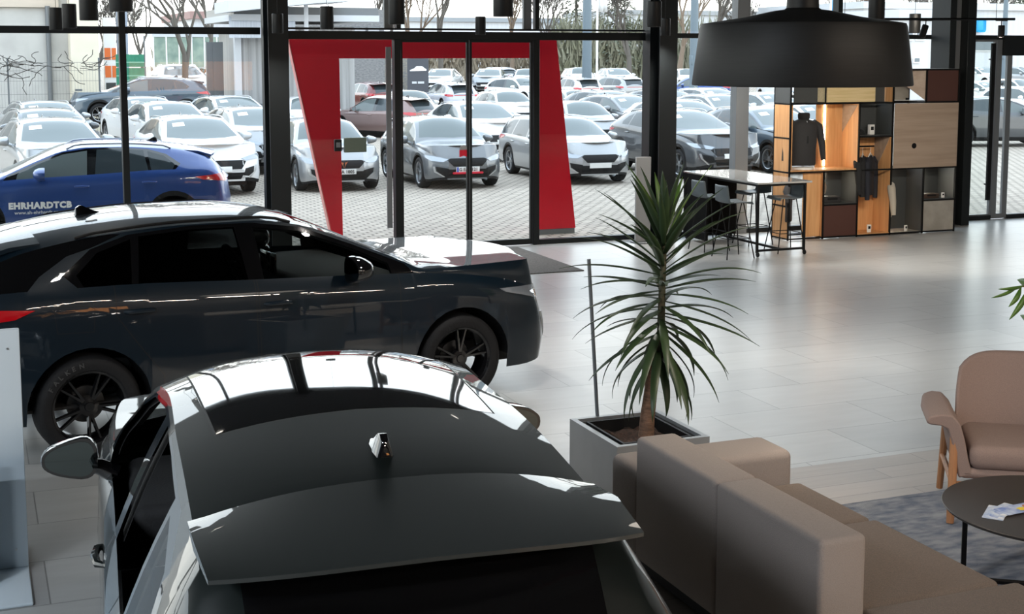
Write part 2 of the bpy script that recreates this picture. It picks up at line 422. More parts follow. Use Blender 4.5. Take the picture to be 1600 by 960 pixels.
def make_car(S, paint, name='car', near=False, rim=None, glassm=None, privm=None, lamp=LAMPC):
    sh = Shell(S); root = empty(name); rim = rim or RIMS; kids = []
    bvh = sh.bvh; gm = glassm or FARGLASS; pm = privm or FARGLASSD
    sd = ('side',); front_x, rear_x = S['x1'], S['x0']
    sh.region('window_frame', 'side', S['dlo'], (KG, KL) if S.get('dloL') else (KG,))
    wf = (0, sh.regs.index('window_frame'))
    if S.get('sidetrim'): sh.region('pillar_trim', 'side', S['sidetrim'], (KG,), from_=(0,))
    names = ['front_side_window', 'rear_side_window', 'quarter_window']
    for nm, poly in zip(names, S['windows']): sh.region(nm, 'side', poly, (KG,), from_=wf)
    sh.region('windscreen', 'top', S['screen'], (KT,), from_=(0,))
    if S.get('rearglass'): sh.region('rear_window', S['rearglass'][0], S['rearglass'][1], (KT, KG), xr=S['rearglass'][2])
    if S.get('pano'): sh.region('panoramic_roof', 'top', S['pano'], (KT,), seam=.008)
    if near:
        for nm, poly in S['doors']: sh.region(nm, 'side', poly, (KL,), seam=.006)
        sh.region('bonnet', 'top', S['bonnet'], (KT, KG), seam=.006)
        if S.get('flap'): sh.region('fuel_flap', 'side', S['flap'], (KL,), seam=.004, xr=(-1, .4))
        if S.get('tailgate'): sh.region('tailgate', 'top', S['tailgate'], (KT, KG), seam=.008)
    kk, rl = sh.kl, sh.rl
    def add(nm, me, m, parent=None, paint_=False):
        o = link(nm, me, m, parent or root)
        if paint_: PAINTED[o.name] = 1; kids.append(o)
        return o
    v, f = sh.extract(['body'], lambda q: q[kk] != KK or near and not S.get('cladmat')); body = add('body', part_mesh('body', v, f), paint, paint_=True)
    if not (near and not S.get('cladmat')):
        v, f = sh.extract(['body'], lambda q: q[kk] == KK); add('cladding', part_mesh('cladding', v, f), S.get('cladmat') or BLKPL)
    v, f = sh.extract(['window_frame']);  add('window_frame', part_mesh('window_frame', v, f), S.get('framemat') or GLOSSBLK)
    def two(nm, m, off=0.0):
        for sgn in (1, -1):
            if sgn > 0 and nm in S.get('open', ()): continue
            v, f = sh.extract([nm], lambda q: q.calc_center_median().y * sgn > 0)
            if f: add(nm, part_mesh(nm, v, f), m)
    if S.get('sidetrim'): two('pillar_trim', GLOSSBLK)
    two('front_side_window', gm); two('rear_side_window', pm)
    if len(S['windows']) > 2: two('quarter_window', pm)
    v, f = sh.extract(['windscreen']); add('windscreen', part_mesh('windscreen', v, f), gm)
    if S.get('rearglass'):
        v, f = sh.extract(['rear_window']); add('rear_window', part_mesh('rear_window', v, f), GLOSSBLK if near else pm)
    if S.get('pano'):
        v, f = sh.extract(['panoramic_roof']); add('panoramic_roof', part_mesh('panoramic_roof', v, f), GLOSSBLK)
    if near:
        for nm, _ in S['doors']:
            for sgn in (1, -1):
                v, f = sh.extract([nm], lambda q: q.calc_center_median().y * sgn > 0)
                if f: add(nm, part_mesh(nm, v, f), paint, paint_=True)
        for sgn in (1, -1):
            if 'fuel_flap' in sh.regs:
                v, f = sh.extract(['fuel_flap'], lambda q: q.calc_center_median().y * sgn > 0); add('fuel_flap', part_mesh('fuel_flap', v, f), paint, paint_=True)
        for nm in ('bonnet', 'tailgate'):
            if nm in sh.regs:
                v, f = sh.extract([nm])
                if f: add(nm, part_mesh(nm, v, f), paint, paint_=True)
        v, f = sh.extract(['seam']); add('panel_gap', part_mesh('panel_gap', v, f), BLKPL)
        gl = [sh.regs.index(n) for n in names + ['windscreen', 'rear_window'] if n in sh.regs]
        v, f = sh.extract([n for n in sh.regs if n not in names + ['windscreen', 'rear_window', 'panoramic_roof']] + ['panoramic_roof'], lambda q: q[kk] in (KG, KT) and q.calc_center_median().x < S['cowl'], off=.03)
        add('headliner', part_mesh('headliner', v, f), DARKIN)
    # underbody, wheel housings
    u = MB(); R = S['arch']; hz = S['hub']; wb = S['wb']; x0, x1 = rear_x, front_x
    for xw in (0, wb):
        for sgn in (1, -1):
            vs = []; fs = []
            for k in range(17):
                a = math.pi * k / 16; x = xw - R * math.cos(a); z = max(hz + R * math.sin(a), sh.sill(x) if k in (0, 16) else 0)
                yo = sh.W(x) * sh.pf((z - .2) / (sh.zs(x) - .2)) - .006
                for y in (yo, .45): vs.append((x, sgn * y, z))
            for k in range(16): fs.append((2 * k, 2 * k + 1, 2 * k + 3, 2 * k + 2))
            fs.append(tuple(2 * k + 1 for k in range(17)))
            u.add(vs, fs)
    u.box(x0 + .25, -R, -.55, .55, .22, .55); u.box(-R, R, -.44, .44, .25, .6); u.box(R, wb - R, -.80, .80, .19, .33); u.box(wb - R, wb + R, -.44, .44, .24, .6); u.box(wb + R, x1 - .3, -.6, .6, .22, .6)
    u.build('underbody', BLKPL, root)
    # wheels
    key = ('wheel', S['tyreR'], near, S.get('rimkind', 'y'))
    if key not in CACHE:
        CACHE[key] = (tyre_mb(S['tyreR'], S['tyreR'] * .70).build('t', None).data, rim_mb(S['tyreR'] * .70, kind=S.get('rimkind', 'y')).build('r', None).data, disc_mb().build('d', None).data)
        for o in [o for o in bpy.data.objects if o.name in ('t', 'r', 'd')]: bpy.data.objects.remove(o)
    tm, rm, dm = (q.copy() for q in CACHE[key])
    for xw in (0, wb):
        for sgn in (1, -1):
            w = link('wheel', tm, None, root)
            if not tm.materials: tm.materials.append(TYRE)
            w.location = (xw, sgn * (S['W0'] - .135), S['tyreR']); w.rotation_euler = (0, random.uniform(0, 1) if not near else (.45 if xw == 0 else .9), 0 if sgn > 0 else math.pi)
            if not rm.materials: rm.materials.append(rim); dm.materials.append(mat('brake_disc_grey', (.06, .06, .062), .35, .8))
            link('rim', rm, None, w)
            if near: link('brake_disc', dm, None, w)
    # lamps, grille, intakes, plates
    F0 = ((-1, 0, 0), (0, 1, 0), (0, 0, 1)); B0 = ((1, 0, 0), (0, 1, 0), (0, 0, 1))
    fx = S['face']
    me = patch('headlight', bvh, fx['headlight'], (-1, -.75, 0), (-.6, .8, 0), (0, 0, 1), off=.010)
    ha = add('headlight', me, lamp); hb = add('headlight', mirrored(me), lamp)
    if near:
        me = patch('reflector', bvh, [(a * .55 + -1.62 * .45, b * .5 + (fx['headlight'][3][1] + .045) * .5) for a, b in fx['headlight']], (-1, -.75, 0), (-.6, .8, 0), (0, 0, 1), off=.016, depth=.01)
        link('reflector', me, CHROME, ha); link('reflector', mirrored(me), CHROME, hb)
    if S.get('sheet'): add('price_sheet', patch('price_sheet', bvh, S['sheet'], (0, 0, -1), (1, 0, 0), (0, 1, 0), off=.006, depth=.004, step=.3), PLATE)
    add('grille', patch('grille', bvh, fx['grille'], *F0, off=.004), fx.get('grillemat', BLKPL))
    add('bumper_intake', patch('bumper_intake', bvh, fx['intake'], *F0, off=.004), BLKPL)
    for q in fx.get('blades', []):
        me = patch('bumper_blade', bvh, q, (-1, -.35, 0), (-.33, .94, 0), (0, 0, 1), off=.012); bmat = fx.get('blademat', SILVER)
        add('bumper_blade', me, bmat); add('bumper_blade', mirrored(me), bmat)
    for q in fx.get('sideintake', []):
        me = patch('side_intake', bvh, q, (-1, -.35, 0), (-.33, .94, 0), (0, 0, 1), off=.006)
        add('side_intake', me, BLKPL); add('side_intake', mirrored(me), BLKPL)
    me = patch('tail_light', bvh, fx['tail'], (1, -.8, 0), (.62, .78, 0), (0, 0, 1), off=.012)
    add('tail_light', me, TAIL); add('tail_light', mirrored(me), TAIL)
    if fx.get('tailbar'): add('light_bar', patch('light_bar', bvh, fx['tailbar'], *B0, off=.010), TAIL)
    if fx.get('plate'): add('licence_plate', patch('licence_plate', bvh, fx['plate'], *F0, off=.02, depth=.02, step=.3), PLATE)
    add('rear_bumper_trim', patch('rear_bumper_trim', bvh, fx['rearlow'], *B0, off=.004), BLKPL)
    # door mirrors
    mx, mz = S['mirror']; my = S['W0'] + .10
    for sgn in (1, -1):
        a, g = mirror_mb(sgn, S.get('mirsc', 1.0)); o = a.build('wing_mirror', S.get('mirmat') or paint, root); o.location = (mx, sgn * my, mz)
        if not S.get('mirmat'): PAINTED[o.name] = 1
        gg = g.build('mirror_glass', CHROME if not near else MIRG, o)
    for (x, z) in S['handles']:
        for sgn in (1, -1):
            y = sh.W(x) * sh.pf((z - .2) / (sh.zs(x) - .2))
            m = MB().tube([(x - .12, sgn * (y - .012), z), (x - .09, sgn * (y + .018), z), (x, sgn * (y + .028), z + .002), (x + .08, sgn * (y + .018), z), (x + .10, sgn * (y - .012), z)], [.010, .016, .017, .016, .010], 8)
            o = m.build('door_handle', paint, root); PAINTED[o.name] = 1
    if S.get('rails'):
        for sgn in (1, -1):
            pts = []
            xa, xb = S['rails']
            for i in range(15):
                t = i / 14; x = xa + (xb - xa) * t; e = min(t, 1 - t) * 14
                pts.append((x, sgn * (sh.YR(x) - (.02 if near else .035)), sh.zr(x) + (.010 if near else .02) + (.012 if near else .03) * min(1, e)))
            MB().tube(pts, .011 if near else .014, 8).build('roof_rail', S.get('railmat') or BLKPL, root)
    # fin aerial
    ax, = S['aerial']; az = sh.zt(ax) - .012
    fin = MB(); prof = [(-.11, 0), (-.10, .045), (-.075, .062), (-.05, .058), (.02, .022), (.10, .0)]
    vs = []
    fw_ = 1.5 if near else 1.0
    for x, h in prof: vs += [(ax + x, .028 * fw_ * (1 - abs(x) * 3), az), (ax + x, .008 * fw_, az + .01 + h), (ax + x, -.008 * fw_, az + .01 + h), (ax + x, -.028 * fw_ * (1 - abs(x) * 3), az)]
    fs = []
    for i in range(len(prof) - 1):
        for k in range(3): fs.append((4 * i + k, 4 * i + k + 1, 4 * i + 5 + k, 4 * i + 4 + k))
    fs.append((0, 1, 2, 3)); fin.add(vs, fs, 0, True).build('roof_aerial', GLOSSBLK, root)
    if S.get('spoiler'):
        add_spoiler(S, sh, root, paint)
    sh.root = root
    return root, sh
def add_spoiler(S, sh, root, paint):
    """roof spoiler: a tapering blade that carries the roof line backwards over the rear window"""
    xa, xb, yw, zb, th = S['spoiler']; vs = []; n = 12; N = 2 * n + 1
    for j, (x, z, t) in enumerate(((xa, None, .01), (xa * .6 + xb * .4, None, .03), (xb, zb, th))):
        row_t = []; row_b = []
        for i in range(-n, n + 1):
            u = i / n; y = u * yw * (1 if j < 2 else .97)
            xx = x + (.10 * abs(u) ** 3 if j == 2 else 0)
            zr, zt, yr = sh.zr(xx), sh.zt(xx), sh.YR(xx)
            zz = zr + (max(zt, zr) - zr) * (1 - min(1, abs(y) / max(yr, .1)) ** 2.3) + .006
            if j == 2: zz = zb - .035 * abs(u) ** 2.2
            if j == 1: zz = max(zz, (sh.zt(xa) * .6 + zb * .4) - .035 * abs(u) ** 2.2 + .004)
            row_t.append((xx, y, zz)); row_b.append((xx, y, zz - t))
        vs += row_t + row_b
    f = []
    for j in range(2):
        a, b = j * 2 * N, (j + 1) * 2 * N
        for i in range(N - 1):
            f.append((a + i, a + i + 1, b + i + 1, b + i)); f.append((a + N + i, b + N + i, b + N + i + 1, a + N + i + 1))
        f.append((a, b, b + N, a + N)); f.append((a + N - 1, a + 2 * N - 1, b + 2 * N - 1, b + N - 1))
    a = 4 * N
    for i in range(N - 1): f.append((a + i, a + i + 1, a + N + i + 1, a + N + i))
    o = MB().add(vs, f, 0, True).build('roof_spoiler', paint, root); PAINTED[o.name] = 1
CACHE = {}
MIRG = mat('mirror_glass', (0.10, 0.12, 0.12), 0.02, 1.0)

SUV = dict(x0=-.98, x1=3.98, wb=2.86, arch=.415, hub=.352, tyreR=.352, W0=.97, clad=.075, cowl=2.35, crown=2.6,
    zt=[(-.98, .78), (-.965, .98), (-.90, 1.08), (-.80, 1.18), (-.60, 1.38), (-.5, 1.43), (-.3, 1.485), (.2, 1.56), (.7, 1.59), (1.2, 1.585), (1.55, 1.545), (1.9, 1.42), (2.3, 1.235), (2.6, 1.12), (3.05, 1.07), (3.4, 1.005), (3.65, .93), (3.84, .83), (3.95, .72), (3.98, .64)],
    zs=[(-.98, .70), (-.95, .92), (-.8, 1.06), (-.5, 1.17), (.2, 1.165), (1.17, 1.12), (2.3, 1.07), (2.7, 1.04), (3.15, .975), (3.5, .885), (3.78, .78), (3.92, .68), (3.98, .56)],
    zr=[(-.9, 1.0), (-.75, 1.20), (-.55, 1.32), (-.3, 1.405), (.2, 1.485), (.8, 1.520), (1.25, 1.520), (1.6, 1.470), (2.0, 1.325), (2.4, 1.15), (2.55, 1.08)],
    W=[(-.98, .62), (-.965, .74), (-.92, .83), (-.8, .905), (-.5, .955), (0, .97), (1.4, .965), (2.9, .97), (3.35, .955), (3.66, .90), (3.84, .80), (3.94, .67), (3.98, .54)],
    YR=[(-.95, .60), (-.6, .64), (0, .68), (1.2, .69), (1.6, .71), (2.0, .76), (2.5, .86), (2.8, .88), (3.98, .80)],
    sill=[(-.98, .42), (-.85, .32), (-.5, .28), (.5, .25), (2.3, .25), (3.4, .24), (3.8, .27), (3.98, .32)],
    dlo=[(-.13, 1.25), (.02, 1.10), (2.52, 1.0), (2.40, 1.135), (2.0, 1.305), (1.62, 1.452), (1.25, 1.505), (.8, 1.512), (.35, 1.478), (.08, 1.40)],
    windows=[[(1.27, 1.0), (1.25, 1.474), (1.6, 1.425), (1.97, 1.285), (2.26, 1.15), (2.30, 1.0)],
             [(.33, 1.0), (.42, 1.462), (.8, 1.487), (1.11, 1.484), (1.16, 1.0)],
             [(-.04, 1.245), (.07, 1.0), (.29, 1.0), (.36, 1.448), (.12, 1.375)]],
    screen=[(1.62, -.60), (1.58, -.3), (1.57, 0), (1.58, .3), (1.62, .60), (2.36, .76), (2.48, .45), (2.54, 0), (2.48, -.45), (2.36, -.76)],
    rearglass=('top', [(-.82, -.50), (-.52, -.55), (-.52, .55), (-.82, .50)], (-1, 0)),
    doors=[('front_door', [(1.205, .34), (1.205, 1.3), (2.33, 1.3), (2.33, .34)]),
           ('rear_door', [(.19, 1.3), (.19, .96), (.34, .74), (.50, .52), (.50, .34), (1.19, .34), (1.19, 1.3)])],
    bonnet=[(2.50, -.72), (3.3, -.72), (3.70, -.60), (3.82, 0), (3.70, .60), (3.3, .72), (2.50, .72), (2.64, 0)],
    sidetrim=[(.30, 1.483), (.1, 1.412), (-.08, 1.365), (-.28, 1.25), (-.5, 1.05), (-.8, 1.0), (-.65, 1.32), (-.3, 1.43), (.1, 1.50)],
    flap=[(-.22, 1.04), (-.20, .88), (.04, .87), (.05, 1.03), (.0, 1.05), (-.18, 1.06)],
    mirror=(1.92, 1.15), mirsc=1.12, handles=[(1.36, .945), (.36, .985)], rails=(.0, 1.55), aerial=(.27,),
    spoiler=(-.22, -.72, .60, 1.40, .03),
    face=dict(headlight=[(-1.17, .885), (-1.2, .85), (-1.42, .775), (-1.80, .74), (-1.88, .79), (-1.5, .87)],
              grille=[(-.58, .72), (-.50, .755), (.50, .755), (.58, .72), (.46, .57), (-.46, .57)],
              intake=[(-.52, .50), (.52, .50), (.45, .36), (-.45, .36)],
              blades=[[(-.42, .64), (-.46, .52), (-.62, .38), (-.66, .38), (-.50, .53), (-.47, .64)]],
              sideintake=[[(-.50, .62), (-.53, .50), (-.66, .42), (-.80, .44), (-.74, .58)]],
              tail=[(.53, 1.05), (.45, 1.0), (.1, .96), (-.05, .97), (-.05, 1.07), (.2, 1.09)],
              tailbar=[(-.5, 1.0), (.5, 1.0), (.5, .96), (-.5, .96)], plate=[(-.26, .63), (.26, .63), (.26, .52), (-.26, .52)],
              rearlow=[(-.6, .52), (.6, .52), (.55, .40), (-.55, .40)]))
HATCH = dict(x0=-.80, x1=3.56, wb=2.69, arch=.385, hub=.335, tyreR=.335, W0=.90, clad=.05, cowl=2.15, crown=2.5,
    zt=[(-.80, .70), (-.79, .86), (-.75, .98), (-.68, 1.08), (-.5, 1.24), (-.38, 1.345), (-.25, 1.385), (-.06, 1.418), (.4, 1.455), (.9, 1.478), (1.35, 1.480), (1.68, 1.455), (1.95, 1.34), (2.28, 1.12), (2.45, 1.01), (3.0, .925), (3.3, .85), (3.45, .775), (3.53, .68), (3.56, .58)],
    zs=[(-.80, .62), (-.76, .84), (-.62, .93), (-.3, .965), (.3, .965), (1.3, .935), (2.1, .91), (2.5, .88), (3.0, .82), (3.3, .74), (3.48, .66), (3.56, .52)],
    zr=[(-.74, .93), (-.6, 1.06), (-.42, 1.22), (-.25, 1.31), (0, 1.350), (.6, 1.395), (1.2, 1.405), (1.55, 1.375), (1.8, 1.28), (2.1, 1.10), (2.34, .94)],
    W=[(-.80, .60), (-.79, .69), (-.75, .77), (-.62, .84), (-.35, .885), (0, .90), (1.4, .895), (2.69, .90), (3.05, .875), (3.3, .80), (3.45, .70), (3.53, .57), (3.56, .46)],
    YR=[(-.75, .64), (-.4, .62), (0, .62), (.6, .62), (1.2, .61), (1.6, .635), (1.9, .69), (2.35, .80), (2.6, .80), (3.56, .72)],
    sill=[(-.80, .40), (-.6, .28), (-.3, .24), (.5, .19), (2.2, .19), (3.2, .17), (3.56, .22)],
    dlo=[(-.30, 1.06), (-.22, .94), (.5, .90), (2.32, .86), (2.14, 1.06), (1.83, 1.245), (1.57, 1.345), (1.2, 1.385), (.6, 1.37), (.1, 1.325), (-.14, 1.22)],
    windows=[[(1.13, .85), (1.10, 1.368), (1.2, 1.370), (1.55, 1.332), (1.81, 1.235), (2.09, 1.06), (2.16, .85)],
             [(.14, .85), (.24, 1.322), (.6, 1.355), (.96, 1.366), (.99, .85)],
             [(-.24, 1.06), (-.18, .85), (.10, .85), (.19, 1.285), (-.09, 1.205)]],
    screen=[(1.68, -.55), (1.64, -.3), (1.63, 0), (1.64, .3), (1.68, .55), (2.22, .71), (2.33, .4), (2.38, 0), (2.33, -.4), (2.22, -.71)],
    rearglass=('top', [(-.70, -.50), (-.34, -.52), (-.34, .52), (-.70, .50)], (-1, 0)),
    pano=[(.56, -.50), (.60, 0), (.56, .50), (1.54, .53), (1.60, .3), (1.61, 0), (1.60, -.3), (1.54, -.53)],
    doors=[('front_door', [(1.07, .26), (1.07, 1.2), (2.16, 1.2), (2.16, .26)]),
           ('rear_door', [(.12, 1.2), (.12, .82), (.30, .62), (.47, .45), (.47, .26), (1.055, .26), (1.055, 1.2)])],
    bonnet=[(2.34, -.66), (3.0, -.66), (3.3, -.55), (3.42, 0), (3.3, .55), (3.0, .66), (2.34, .66), (2.46, 0)],
    mirror=(1.93, 1.0), mirsc=1.0, handles=[(1.24, .80), (.28, .82)], aerial=(.22,),
    spoiler=(-.07, -.66, .635, 1.385, .012),
    face=dict(headlight=[(-1.12, .74), (-1.14, .70), (-1.35, .62), (-1.62, .60), (-1.72, .655), (-1.45, .715)],
              grille=[(-.46, .64), (-.38, .675), (.38, .675), (.46, .64), (.32, .50), (-.32, .50)],
              intake=[(-.62, .40), (-.45, .44), (.45, .44), (.62, .40), (.50, .25), (-.50, .25)],
              blades=[[(-.40, .50), (-.42, .38), (-.62, .28), (-.66, .28), (-.46, .40), (-.44, .50)]],
              sideintake=[[(-.46, .50), (-.48, .40), (-.62, .31), (-.78, .34), (-.74, .46)]],
              tail=[(.50, .93), (.45, .87), (.2, .82), (-.02, .83), (-.02, .91), (.2, .94)],
              tailbar=[(-.5, .89), (.5, .89), (.5, .86), (-.5, .86)], plate=[(-.26, .49), (.26, .49), (.26, .38), (-.26, .38)],
              rearlow=[(-.55, .42), (.55, .42), (.5, .32), (-.5, .32)]))
ESTATE = dict(HATCH); ESTATE.update(x0=-1.05, handles=[(1.24, .80), (.28, .82)], rails=(-.5, 1.4), railmat=SILVER,
    zt=[(-1.05, .70), (-1.04, .86), (-1.0, .98), (-.92, 1.10), (-.76, 1.30), (-.6, 1.37), (-.3, 1.41), (.2, 1.437), (.9, 1.447), (1.35, 1.435), (1.62, 1.405), (1.9, 1.29), (2.25, 1.10), (2.45, 1.01), (3.0, .925), (3.3, .85), (3.45, .775), (3.53, .68), (3.56, .58)],
    zs=[(-1.05, .62), (-1.0, .86), (-.86, .94), (-.3, .965), (.3, .96), (1.3, .935), (2.1, .91), (2.5, .88), (3.0, .82), (3.3, .74), (3.48, .66), (3.56, .52)],
    zr=[(-.98, .96), (-.85, 1.14), (-.66, 1.27), (-.4, 1.33), (.1, 1.365), (.6, 1.378), (1.2, 1.375), (1.55, 1.335), (1.8, 1.235), (2.1, 1.065), (2.32, .94)],
    W=[(-1.05, .60), (-1.04, .69), (-1.0, .77), (-.85, .84), (-.5, .885), (0, .90), (1.4, .895), (2.69, .90), (3.05, .875), (3.3, .80), (3.45, .70), (3.53, .57), (3.56, .46)],
    sill=[(-1.05, .40), (-.8, .28), (-.4, .24), (.5, .19), (2.2, .19), (3.2, .17), (3.56, .22)],
    dlo=[(-.72, 1.10), (-.60, .94), (.5, .90), (2.32, .86), (2.10, 1.05), (1.8, 1.212), (1.55, 1.31), (1.2, 1.35), (.6, 1.353), (-.2, 1.32), (-.52, 1.25)],
    windows=[[(1.10, .85), (1.05, 1.325), (1.2, 1.328), (1.52, 1.29), (1.78, 1.19), (2.02, 1.05), (2.08, .85)],
             [(.12, .85), (.20, 1.315), (.6, 1.328), (.98, 1.325), (1.03, .85)],
             [(-.62, 1.10), (-.52, .85), (.06, .85), (.13, 1.31), (-.2, 1.295), (-.46, 1.235)]],
    rearglass=('top', [(-.94, -.52), (-.72, -.54), (-.72, .54), (-.94, .52)], (-1.1, 0)), spoiler=(-.45, -.86, .57, 1.34, .03))
ESTATE.pop('pano')
HATCHF = dict(HATCH); HATCHF.pop('pano')
SUVF = dict(SUV); SUVF.update(railmat=SILVER, sheet=[(1.78, -.52), (1.95, -.54), (1.95, -.28), (1.78, -.27)])
SUVF.pop('sidetrim')

# ================================================================ ROOM
def struct(name, mb, m, parent=None, smooth=False):
    o = mb.build(name, m, parent)
    if parent is None: o['kind'] = 'structure'
    return o
def tile_mat(name, w, h, off, c1, c2, cm, rough, loc=(0, 0, 0), mortar=.004, bumpy=0.05, gloss=.5, stretch=(1.2, 5, 1)):
    m = bpy.data.materials.new(name); m.use_nodes = True; n = m.node_tree; b = n.nodes['Principled BSDF']
    t = n.nodes.new('ShaderNodeTexCoord'); mp = n.nodes.new('ShaderNodeMapping'); mp.inputs['Location'].default_value = loc
    br = n.nodes.new('ShaderNodeTexBrick'); br.offset = off; br.inputs['Scale'].default_value = 1; br.inputs['Brick Width'].default_value = w; br.inputs['Row Height'].default_value = h
    br.inputs['Mortar Size'].default_value = mortar; br.inputs['Mortar Smooth'].default_value = 0; br.inputs['Bias'].default_value = 0
    br.inputs['Color1'].default_value = (*c1, 1); br.inputs['Color2'].default_value = (*c2, 1); br.inputs['Mortar'].default_value = (*cm, 1)
    n.links.new(t.outputs['Object'], mp.inputs[0]); n.links.new(mp.outputs[0], br.inputs['Vector'])
    mp2 = n.nodes.new('ShaderNodeMapping'); mp2.inputs['Scale'].default_value = stretch
    ns = n.nodes.new('ShaderNodeTexNoise'); ns.inputs['Scale'].default_value = 1.6; ns.inputs['Detail'].default_value = 6
    n.links.new(t.outputs['Object'], mp2.inputs[0]); n.links.new(mp2.outputs[0], ns.inputs['Vector'])
    mx = n.nodes.new('ShaderNodeMix'); mx.data_type = 'RGBA'; mx.blend_type = 'MULTIPLY'; mx.inputs[0].default_value = .35
    rp = n.nodes.new('ShaderNodeValToRGB'); rp.color_ramp.elements[0].position = .3; rp.color_ramp.elements[0].color = (.68, .67, .65, 1); rp.color_ramp.elements[1].position = .7
    n.links.new(ns.outputs[0], rp.inputs[0]); n.links.new(br.outputs['Color'], mx.inputs[6]); n.links.new(rp.outputs[0], mx.inputs[7]); n.links.new(mx.outputs[2], b.inputs['Base Color'])
    b.inputs['Roughness'].default_value = rough; b.inputs['Specular IOR Level'].default_value = gloss
    if bumpy:
        bp = n.nodes.new('ShaderNodeBump'); bp.inputs['Strength'].default_value = bumpy; n.links.new(ns.outputs[0], bp.inputs['Height']); n.links.new(bp.outputs[0], b.inputs['Normal'])
    return m
RX0, RX1, RY0, RY1, RH = -8.0, 20.0, -7.0, 18.0, 5.4
FLOORM = tile_mat('floor_tiles', 1.21, .628, .5, (.42, .42, .41), (.36, .36, .355), (.20, .20, .195), .30, loc=(-6.33 + 1.21 * 8 + .0, -7.54 + .628 * 20, 0), bumpy=.02)
struct('floor', MB().box(RX0, RX1, RY0, RY1, -.35, 0), FLOORM)
WOODTILE = tile_mat('wood_look_tiles', 1.22, .205, .37, (.40, .35, .31), (.33, .29, .26), (.2, .18, .16), .35, loc=(.2, -7.46, 0), mortar=.003, bumpy=.02, stretch=(1.2, 14, 1))
struct('floor_inlay', MB().box(3.0, 12.0, 1.5, 7.46, -.05, .002), WOODTILE)
CEILM = mat('ceiling_grey', (.018, .0185, .02), .8, spec=.2)
struct('ceiling', MB().box(RX0 - .3, RX1 + .3, RY0 - .3, RY1 + .35, RH, RH + .4), CEILM)
WALLW = mat('white_plaster', (.45, .45, .45), .75, bump=(30, .1)); WALLD = mat('dark_wall_panel', (.022, .022, .024), .7)
struct('wall_back', MB().box(RX0, RX1, RY0 - .3, RY0, -.35, RH), WALLD)
struct('wall_right', MB().box(RX1, RX1 + .3, RY0, RY1 + .2, -.35, RH), WALLW)
# steel columns and glazing bars of the front
FY = 18.0
def bar(x0, x1, y0, y1, z0, z1, name, m=STEEL): return struct(name, MB().box(x0, x1, y0, y1, z0, z1), m)
tn = [0]
def trim(x0, x1, y0, y1, z0, z1, m=STEEL, r=.004):
    tn[0] += 1; return struct('trim_%d' % tn[0], MB().rbox(x0, x1, y0, y1, z0, z1, r, 1), m)
def ibeam(xa, xb, ya, yb, m):
    mb = MB(); t = .022; xm = (xa + xb) / 2
    mb.box(xa, xb, ya, ya + t, 0, RH); mb.box(xa, xb, yb - t, yb, 0, RH); mb.box(xm - t / 2, xm + t / 2, ya + t, yb - t, 0, RH); return mb
for xa, xb in ((3.60, 3.86), (9.22, 9.50), (-2.0, -1.75)):
    tn[0] += 1; struct('trim_%d' % tn[0], ibeam(xa, xb, 17.45, 17.78, STEEL), STEEL)
    trim(xa + .03, xb - .03, 17.80, 18.06, 0, RH)
for x in (1.85, -4.6, -7.9, 12.6, 17.9, 19.9): trim(x - .04, x + .04, 17.92, 18.08, 0, RH)
for x, m in ((5.34, GREYSTEEL), (10.86, GREYSTEEL), (15.86, GREYSTEEL)): pass
trim(10.76, 10.98, 17.90, 18.08, 0, RH, GREYSTEEL); trim(14.31, 14.43, 17.45, 17.9, 0, RH); trim(14.43, 14.66, 17.62, 17.9, 0, RH, GREYSTEEL); trim(14.66, 14.82, 17.45, 17.9, 0, RH)
trim(RX0, 3.6, 17.95, 18.05, 2.98, 3.07); trim(3.86, 9.22, 17.90, 18.08, 2.92, 3.03); trim(3.86, 9.22, 17.93, 18.05, 3.05, 3.075)
trim(9.5, 14.62, 17.95, 18.05, 2.96, 3.03); trim(14.9, 15.8, 17.95, 18.05, 2.96, 3.03); trim(15.8, RX1, 17.93, 18.07, 2.70, 3.03)
for xa, xb in ((RX0, 3.6), (3.86, 5.42), (7.55, 9.22), (9.5, 14.62), (14.9, 15.68), (16.02, RX1)): trim(xa, xb, 17.94, 18.06, 0, .07)
trim(RX0, RX1, 17.92, 18.1, RH - .2, RH)
trim(5.42, 5.51, 17.93, 18.07, 0, 2.92); trim(7.47, 7.56, 17.93, 18.07, 0, 2.92)
trim(5.30, 5.42, 18.0, 18.06, 3.07, RH - .2, GREYSTEEL); trim(7.34, 7.46, 18.0, 18.06, 3.07, RH - .2, GREYSTEEL); trim(7.50, 7.56, 17.95, 18.05, 3.07, RH - .2); trim(5.46, 5.52, 17.95, 18.05, 3.07, RH - .2)
# left glass wall posts
for y in (1, 5, 9, 13, 17.9): trim(-8.06, -7.94, y - .05, y + .05, 0, RH)
trim(-8.05, -7.95, 1.05, RY1, 3.0, 3.08); trim(-8.05, -7.95, 1.05, RY1, 0, .08)
# window panes
panes = [(-7.9, -4.6), (-4.6, -1.87), (-1.87, 1.85), (1.85, 3.73), (3.73, 5.42), (7.55, 9.36), (9.36, 10.87), (10.87, 12.6), (12.6, 14.76), (14.76, 15.66), (16.02, 17.9), (17.9, 19.9)]
for i, (a, b) in enumerate(panes):
    struct('window_%d' % (i + 1), MB().box(a + .03, b - .03, 17.995, 18.005, .06, 2.98), WIN)
k = len(panes)
for (a, b) in ((-7.9, -4.6), (-4.6, -1.87), (-1.87, 1.85), (1.85, 3.73), (3.73, 5.4), (5.45, 7.4), (7.5, 9.36), (9.36, 10.87), (10.87, 12.6), (12.6, 14.76), (14.76, 17.9), (17.9, 19.9)):
    k += 1; struct('window_%d' % k, MB().box(a + .03, b - .03, 17.995, 18.005, 3.06, RH - .2), WIN)
k += 1; struct('window_%d' % k, MB().box(-8.005, -7.995, 1.05, RY1 - .1, .08, RH), WIN)
